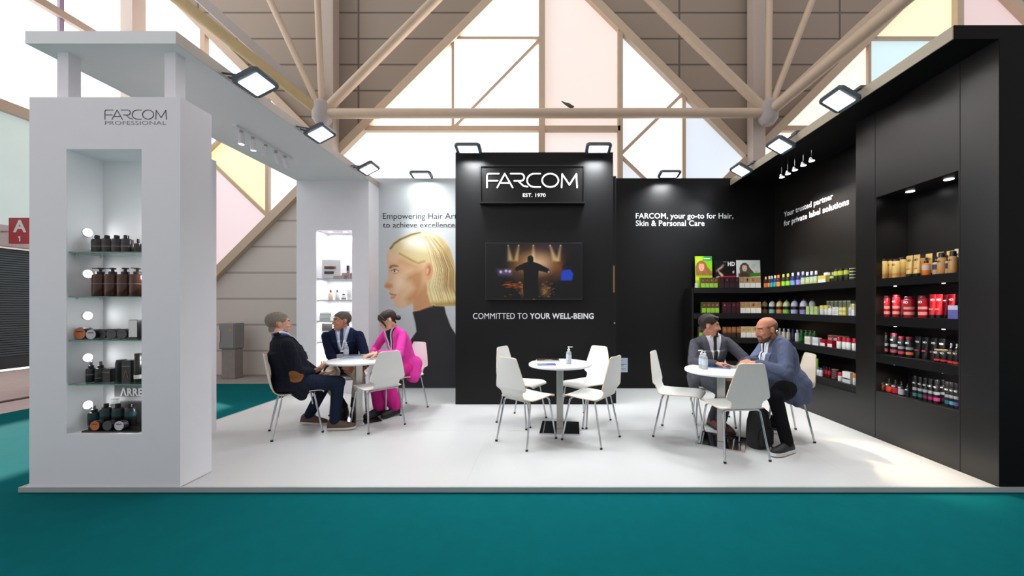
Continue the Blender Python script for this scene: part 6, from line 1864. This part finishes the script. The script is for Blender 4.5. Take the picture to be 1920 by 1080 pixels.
# right shelves: goods face the stand (-X); place by depth along the wall
RZ = -PI / 2
def rs(name, desc, cat, px, tier, parts, xx=3.56, dz=0.0, grp='goods on the long side shelves'):
    yv = F * xx / (px - CX)
    return put(name, desc, cat, (xx, yv, ST[tier] + 0.0005 + dz), RZ, grp, parts)
OR_ = pm((232, 132, 52)); TL = pm((40, 160, 170)); LM = pm((130, 200, 50)); BL = pm((110, 150, 214)); PU = pm((150, 136, 206)); LIL = pm((196, 190, 222)); CRO = pm((222, 196, 140)); PALEG = pm((190, 208, 150)); PG2 = pm((206, 216, 190)); YEL = pm((212, 200, 96)); DKB = pm((40, 28, 26)); RED = pm((186, 24, 44)); NAVY = pm((30, 40, 90)); DGR = pm((24, 92, 36)); LIME = pm((150, 196, 50)); DOL = pm((50, 52, 30)); LIMC = pm((196, 206, 70))
row = [(1436, OR_, DKB, pm((236, 176, 130)), 'orange'), (1443, OR_, DKB, pm((236, 176, 130)), 'orange'), (1447.5, TL, NAVY, pm((150, 196, 210)), 'turquoise'), (1453.5, TL, NAVY, pm((226, 200, 120)), 'turquoise'), (1459.5, OR_, DKB, pm((240, 140, 90)), 'orange'), (1469, LM, DKB, LIMC, 'lime'), (1477.5, LM, DKB, LIMC, 'lime'), (1486.5, BL, NAVY, pm((190, 210, 230)), 'blue'), (1497, PU, NAVY, LIL, 'violet'), (1505.5, PU, NAVY, LIL, 'violet')]
for i, (px, lb, bd, cp, nm) in enumerate(row):
    rs('shampoo_bottle', 'dark bottle with %s label, %s from the corner on the top side shelf' % (nm, ORD[i]), 'bottle', px, 0, bottle(0.185, 0.029, bd, cp, lb, (0.06, 0.42), neck=0.45, sh=0.74))
for i, px in enumerate((1514, 1522, 1530.5)):
    rs('shampoo_bottle', 'dark bottle with a white cap, %s behind the pale green boxes, top shelf' % ORD[i], 'bottle', px, 0, bottle(0.185, 0.028, NAVY, pm((220, 220, 230)), None, neck=0.5, sh=0.72), xx=3.66)
for i, px in enumerate((1508, 1517, 1524.5, 1531.5)):
    rs('carton', 'pale green box, %s from the violet bottles on the top side shelf' % ORD[i], 'box', px, 0, box_p(0.062, 0.05, 0.092, PALEG, None, PG2, (0.3, 0.7)), xx=3.50)
for i, (px, hh) in enumerate(((1541, 0.092), (1548, 0.092))):
    rs('carton', 'yellow and white box, %s after the pale green ones on the top side shelf' % ORD[i], 'box', px, 0, box_p(0.066, 0.05, hh, YEL, None, W_, (0.05, 0.5)), xx=3.50)
rs('cream_jar', 'white jar standing behind the yellow boxes of the top side shelf', 'jar', 1551, 0, jar(0.14, 0.035, W_, pm((214, 210, 200)), None), xx=3.64)
for i, px in enumerate((1555.5, 1561.5)):
    rs('small_bottle', 'small olive bottle, %s beyond the yellow boxes on the top side shelf' % ORD[i], 'bottle', px, 0, bottle(0.125, 0.022, DOL, pm((214, 206, 180)), PALEG, (0.4, 0.62)), xx=3.54)
for i, px in enumerate((1569, 1577.5, 1588.5)):
    rs('hair_mask_tub', 'dark tub with a lime upper half, %s of three on the top side shelf' % ORD[i], 'tub', px, 0, can(0.155, 0.030, DOL, K, None, None, 0.02) + [('label', lat([(0.0306, 0.078), (0.0306, 0.128)], LIMC, 'lt'))], xx=3.54)
for i in range(4):
    rs('flat_tin', 'flat olive tin, %s from the bottom of the stack at the shelf end' % ORD[i], 'tin', 1600, 0, [('body', lat([(0.035, 0), (0.036, 0.026)], DOL, 'ft')), ('lid', lat([(0.037, 0.026), (0.037, 0.035)], pm((206, 206, 180)), 'ftl'))], xx=3.52, dz=0.0355 * i)
big = [(1434, CRO, pm((222, 140, 84)), 'cream and orange'), (1448, pm((208, 214, 214)), pm((140, 204, 184)), 'white and mint'), (1462, pm((226, 190, 120)), pm((236, 132, 76)), 'amber and orange'), (1475, PALEG, LM, 'pale green'), (1490, LIL, pm((176, 180, 224)), 'lilac'), (1507, pm((206, 204, 222)), PU, 'lilac and violet'), (1523, pm((206, 206, 206)), pm((190, 190, 200)), 'plain grey')]
for i, (px, top, bot, nm) in enumerate(big):
    rr_ = 0.047 if i < 6 else 0.042
    h_ = 0.21
    rs('conditioner_bottle', 'big round %s bottle with a dark middle band on the second side shelf' % nm if i < 6 else 'round grey bottle behind pale boxes on the second side shelf', 'bottle', px, 1,
       [('body', lat([(rr_ * .9, 0), (rr_, 0.006), (rr_, h_ * .55), (rr_ * .92, h_ * .70), (rr_ * .6, h_ * .84), (rr_ * .25, h_ * .88)], top, 'big')),
        ('label_band', lat([(rr_ * 1.012, h_ * .28), (rr_ * 1.012, h_ * .50)], K, 'bb1')), ('base_label', lat([(rr_ * 1.012, 0.008), (rr_ * 1.012, h_ * .28)], bot, 'bb2')),
        ('cap', lat([(rr_ * .22, h_ * .87), (rr_ * .2, h_)], NAVY, 'bb3'))], xx=3.57 if i < 6 else 3.66)
for i, px in enumerate((1517, 1525, 1532.5)):
    rs('carton', 'lime tinted box, %s after the violet bottle on the second side shelf' % ORD[i], 'box', px, 1, box_p(0.058, 0.045, 0.104, PALEG, None, pm((176, 200, 120)), (0.3, 0.9)), xx=3.50)
for i, px in enumerate((1542.5, 1550.5)):
    rs('cream_jar', 'white jar with a yellow-green lid, %s in front on the second side shelf' % ORD[i], 'jar', px, 1, jar(0.118, 0.028, W_, YEL, None), xx=3.50)
rs('lotion_bottle', 'white lotion bottle between the jars and stacked cartons of the second side shelf', 'bottle', 1557.5, 1, bottle(0.115, 0.026, W_, pm((190, 190, 190)), None), xx=3.49)
for i, px in enumerate((1567, 1573)):
    for j in range(2):
        rs('carton', 'low white carton, %s column, %s layer on the second side shelf' % (ORD[i], ('lower', 'upper')[j]), 'box', px, 1, box_p(0.045, 0.05, 0.046, W_, None, pm((210, 212, 206)), (0.3, 0.7)), xx=3.49, dz=0.0495 * j)
for i, px in enumerate((1580, 1586.5)):
    for j in range(2):
        rs('carton', 'low yellow carton, %s column, %s layer on the second side shelf' % (ORD[i], ('lower', 'upper')[j]), 'box', px, 1, box_p(0.045, 0.05, 0.046, YEL, None, pm((226, 222, 170)), (0.3, 0.7)), xx=3.49, dz=0.0495 * j)
for i, px in enumerate((1557, 1564.5, 1572, 1580, 1588, 1596)):
    rs('carton', 'olive grey carton, %s in the raised rear row of the second side shelf' % ORD[i], 'box', px, 1, box_p(0.05, 0.06, 0.175, pm((150, 156, 128)), pm((206, 212, 190)), pm((130, 136, 110)), (0.6, 0.93)), xx=3.64)
rs('spray_bottle', 'small pinkish white spray bottle by the display block on the second side shelf', 'bottle', 1595, 1, spray(0.135, 0.02, pm((222, 212, 214)), PALEG, PALEG, LIL, (0.2, 0.5)), xx=3.48)
rs('carton', 'narrow white carton against the display block on the second side shelf', 'box', 1602, 1, box_p(0.035, 0.035, 0.135, W_, None, YEL, (0.5, 0.9)), xx=3.47)
# third tier
for i, (px, c, nm) in enumerate(((1462, CRO, 'cream'), (1470, W_, 'white'), (1478.5, pm((214, 206, 170)), 'ivory'), (1487, NAVY, 'navy'), (1495, W_, 'second white'))):
    rs('lotion_bottle', '%s bottle beside the bald man\'s collar on the third side shelf' % nm, 'bottle', px, 2, bottle(0.165, 0.030, c, pm((200, 204, 214)) if c is not NAVY else NAVY, None), xx=3.60)
for i, px in enumerate((1503, 1511.5, 1519.5, 1527)):
    rs('pump_bottle', 'dark green pump bottle, %s from the corner on the third side shelf' % ORD[i], 'bottle', px, 2, pump(0.17, 0.030, DGR, pm((120, 150, 110)), pm((20, 120, 60)), (0.1, 0.4)), xx=3.60)
for i, (px, lb, nm) in enumerate(((1517, pm((226, 200, 180)), 'white carton with a round portrait on the third side shelf'), (1532, pm((200, 206, 214)), 'white carton with grey print on the third side shelf'))):
    rs('carton', nm, 'box', px, 2, box_p(0.10, 0.05, 0.098, W_, None, lb, (0.25, 0.8)), xx=3.48)
for i, px in enumerate((1546, 1559.5)):
    rs('carton', 'red and white carton, %s of two in front on the third side shelf' % ORD[i], 'box', px, 2, box_p(0.078, 0.05, 0.085, RED, pm((160, 20, 40)), W_, (0.05, 0.5)), xx=3.48)
for i, px in enumerate((1561, 1572, 1583)):
    rs('carton', 'long red carton lying on top, %s from the corner on the third side shelf' % ORD[i], 'box', px, 2, box_p(0.062, 0.07, 0.135, pm((206, 200, 190)), RED, None, (0.1, 0.78)), xx=3.62)
for i, px in enumerate((1574, 1584, 1592, 1603)):
    rs('cream_tub', 'white tub with a red upper half, %s from the cartons, third side shelf' % ORD[i], 'tub', px, 2, can(0.135, 0.026, W_, RED, None, None, 0.05), xx=3.48)
# lowest tier
for i, px in enumerate((1509, 1519, 1528)):
    def pouch():
        return _sm(MB().loft([((0, 0, 0), (0.055, 0, 0), (0, 0.022, 0)), ((0, 0, 0.03), (0.06, 0, 0), (0, 0.028, 0)), ((0, 0, 0.13), (0.06, 0, 0), (0, 0.012, 0)), ((0, 0, 0.19), (0.063, 0, 0), (0, 0.003, 0))], 18).mesh('pouch', LIME, True))
    rs('refill_pouch', 'lime green refill pouch, %s from the bald man on the lowest side shelf' % ORD[i], 'pouch', px, 3, [('pouch', cached(('pouch',), pouch)), ('label', bx(-0.03, 0.03, -0.031, -0.024, 0.04, 0.10, pm((222, 232, 190))))], xx=3.60)
for i, px in enumerate((1521.5, 1528.5, 1535, 1540)):
    rs('small_bottle', 'small white bottle with blue cap, %s from the bald man, lowest side shelf' % ORD[i], 'bottle', px, 3, bottle(0.105, 0.020, W_, pm((90, 110, 150)), pm((206, 210, 214)), (0.2, 0.5), neck=0.6), xx=3.48)
for i, px in enumerate((1545, 1550.5, 1556)):
    rs('small_bottle', 'dark red bottle, %s after the white ones on the lowest side shelf' % ORD[i], 'bottle', px, 3, bottle(0.13, 0.022, pm((110, 16, 36)), K, RED, (0.3, 0.6), neck=0.6), xx=3.52)
for i in range(5):
    rs('flat_tin', 'flat dark red tin, %s from the bottom of the stack on the lowest side shelf' % ORD[i], 'tin', 1566.5, 3, [('body', lat([(0.036, 0), (0.037, 0.016)], pm((70, 14, 26)), 'f2')), ('lid', lat([(0.038, 0.016), (0.038, 0.024)], pm((150, 120, 124)), 'f2l'))], xx=3.50, dz=0.0245 * i)
rs('cream_tub', 'white tub with a red lid on the lowest side shelf', 'tub', 1576.5, 3, jar(0.105, 0.028, W_, RED, None), xx=3.48)
for i, px in enumerate((1587, 1594)):
    rs('carton', 'white carton with a dark band, %s by the display block on the lowest side shelf' % ORD[i], 'box', px, 3, box_p(0.055, 0.05, 0.13, W_, None, K, (0.35, 0.45)), xx=3.48)
rs('cream_tub', 'white and orange jar at the display block end of the lowest side shelf', 'tub', 1604, 3, jar(0.13, 0.024, W_, pm((206, 120, 70)), None), xx=3.47)

# ------------------------------------------------------------------ niches of the display block (fronts face the stand)
NT = [q[0] for q in tiers]
def ns(name, desc, cat, px, tier, parts, xx=3.52, dz=0.0, grp='hair products in the display block niches'):
    yv = F * xx / (px - CX)
    return put(name, desc, cat, (xx, yv, NT[tier] + 0.0005 + dz), RZ, grp, parts)
GO = pm((222, 186, 110), 0.35); GOW = pm((232, 214, 170), 0.4); GOO = pm((206, 140, 60), 0.35); ORNG = pm((226, 120, 30), 0.3); BRZ = pm((196, 150, 92), 0.35); INK = pm((60, 40, 26), 0.5)
def n_at(px, i): return ORD[i]
gcan = [(1657, 3.50), (1669.5, 3.56), (1680, 3.50), (1690.5, 3.56), (1697, 3.62)]
for i, (px, xx) in enumerate(gcan):
    ns('shampoo_can', 'gold can with a black cap, %s from the inner end of the top niche' % ORD[i], 'can', px, 0, can(0.205 if i != 2 else 0.19, 0.031, GO, K, GOO, INK, 0.02), xx=xx)
for i, px in enumerate((1705.5, 1719)):
    ns('cream_tube', 'gold squeeze tube on its black cap, %s of the front pair, top niche' % ORD[i], 'tube', px, 0, tube(0.205, 0.064, GO, K, None, INK, GOO), xx=3.50)
ns('shampoo_can', 'gold can half hidden behind the front tubes in the top niche', 'can', 1728, 0, can(0.195, 0.027, BRZ, K, GOO, INK, 0.02), xx=3.57)
ns('spray_bottle', 'clear spray bottle with orange liquid in the top niche', 'bottle', 1737, 0, spray(0.165, 0.030, ORNG, K, K, pm((200, 190, 180)), (0.30, 0.56)), xx=3.49)
for i, (px, nm) in enumerate(((1742, 'behind the orange spray bottle'), (1763, 'behind the first dark spray'), (1782, 'behind the second dark spray'), (1797, 'beside the niche edge'))):
    ns('cream_tube', 'gold squeeze tube %s in the top niche' % nm, 'tube', px, 0, tube(0.215, 0.062, GOW if i == 3 else GO, K, None, INK, GOO), xx=3.62 if i < 3 else 3.56)
for i, px in enumerate((1755.5, 1775.5)):
    ns('spray_bottle', 'spray bottle with a dark blue label, %s of two in the top niche' % ORD[i], 'bottle', px, 0, spray(0.165, 0.026, pm((206, 170, 130)), K, K, pm((50, 50, 90)), (0.28, 0.56)), xx=3.50)
for i, px in enumerate((1766, 1787)):
    ns('oil_bottle', 'bronze bottle with a black cap, %s of two near the aisle in the top niche' % ORD[i], 'bottle', px, 0, [('body', lat([(0.029, 0), (0.031, 0.004), (0.031, 0.13), (0.024, 0.145)], BRZ, 'ob')), ('cap', lat([(0.022, 0.145), (0.021, 0.186), (0.018, 0.19)], K, 'obc')), ('label', lat([(0.0314, 0.03), (0.0314, 0.05)], GOO, 'obl')), ('lettering', hd_text(0.03, 0.0314, INK), (0, 0, 0.105))], xx=3.48)
RD = pm((176, 20, 36), 0.35); RD2 = pm((206, 30, 40), 0.3); PKL = pm((226, 150, 140), 0.4); DRD = pm((96, 10, 24), 0.35)
for i, (px, r_, h_) in enumerate(((1662, 0.031, 0.215), (1680.5, 0.030, 0.22), (1705, 0.041, 0.20), (1731, 0.035, 0.205))):
    ns('shampoo_can', 'red can lettered HD, %s from the inner end of the second niche' % ORD[i], 'can', px, 1, can(h_, r_, RD, DRD, PKL, WH, 0.024, PKL), xx=3.52)
ns('cream_tube', 'slim dark tube between the red cans of the second niche', 'tube', 1691.5, 1, tube(0.17, 0.036, DRD, K, None, None, None), xx=3.54)
for i, px in enumerate((1749.5, 1761)):
    ns('cream_tube', 'bright red squeeze tube lettered HD, %s of two in the second niche' % ORD[i], 'tube', px, 1, tube(0.215, 0.060, RD2, K, None, WH, PKL), xx=3.52)
ns('cream_tube', 'dark red slim tube behind the bright red ones in the second niche', 'tube', 1772, 1, tube(0.21, 0.042, DRD, K, None, WH, None), xx=3.56)
ns('cream_tube', 'wide deep red tube lettered HD near the aisle end of the second niche', 'tube', 1784, 1, tube(0.215, 0.066, RD, K, None, WH, PKL), xx=3.60)
ns('carton', 'white and violet carton in the front corner of the second niche', 'box', 1791, 1, box_p(0.078, 0.04, 0.115, pm((110, 106, 176)), pm((206, 204, 222)), None, (0.1, 0.66)), xx=3.46)
# third niche: black cans
BK = pm((22, 20, 22), 0.3); DCP = pm((92, 16, 34), 0.35); PNK = pm((196, 60, 96), 0.4); ORK = pm((206, 110, 60), 0.4); CRM2 = pm((206, 196, 170), 0.4); REDL = pm((216, 50, 50), 0.4); GREYL = pm((150, 150, 154), 0.45)
for i, (px, h_, lb) in enumerate(((1660, 0.225, MRL), (1676, 0.222, MRL), (1691, 0.195, PNK), (1705.5, 0.195, ORK))):
    ns('gel_can', 'black can with a dark red cap, %s from the inner end of the third niche' % ORD[i], 'can', px, 2, can(h_, 0.028, BK, DCP, lb, WH, 0.026, GREYL), xx=3.52)
for i, (px, lb) in enumerate(((1721, MRL), (1735, PNK), (1751, MRL), (1766, GREYL))):
    ns('cream_tube', 'black squeeze tube lettered HD, %s from the red-capped cans in the third niche' % ORD[i], 'tube', px, 2, tube(0.205, 0.055, BK, K, None, WH, lb), xx=3.54)
for i, px in enumerate((1759, 1771)):
    ns('wax_jar', 'black jar with gold lid and red label, %s in the third niche' % ORD[i], 'jar', px, 2, can(0.115, 0.027, BK, pm((150, 124, 84)), REDL, WH, 0.012), xx=3.47)
for i, px in enumerate((1784, 1795)):
    ns('spray_bottle', 'black spray bottle with red base label, %s at the third niche edge' % ORD[i], 'bottle', px, 2, spray(0.175, 0.025, BK, K, pm((150, 152, 156)), REDL, (0.03, 0.14)) + [('lettering', hd_text(0.03, 0.0253, pm((226, 214, 176), 0.5)), (0, 0, 0.085))], xx=3.48)
# lowest niche
for i, (px, c, h_, r_) in enumerate(((1655.5, pm((120, 70, 40)), 0.135, 0.024), (1667, pm((206, 70, 36)), 0.135, 0.026), (1679, pm((190, 26, 56)), 0.135, 0.028), (1690.5, pm((196, 190, 200)), 0.135, 0.025), (1702, K, 0.125, 0.017))):
    nm = ('brown', 'orange red', 'crimson', 'white labelled', 'slim black')[i]
    ns('spray_bottle', '%s spray bottle at the inner side of the lowest niche' % nm, 'bottle', px, 3, spray(h_, r_, BK, K, K, c, (0.06, 0.46)) + [('lettering', hd_text(r_ * 1.2, r_ * 1.01, WH), (0, 0, h_ * .50))], xx=3.49)
tall = [(1717, pm((60, 110, 120))), (1727, pm((40, 110, 110))), (1736.5, pm((120, 30, 70))), (1746, pm((150, 40, 96))), (1756.5, pm((206, 60, 130))), (1769, pm((60, 40, 46))), (1778, pm((40, 110, 120))), (1787, pm((90, 160, 180))), (1796, pm((90, 90, 150)))]
for i, (px, lb) in enumerate(tall):
    ns('aerosol_can', 'tall black aerosol lettered HD, %s after the small sprays in the lowest niche' % ORD[i], 'can', px, 3, can(0.215, 0.0215, BK, BK, lb, WH, 0.05, GREYL), xx=3.50 if i != 5 else 3.56)
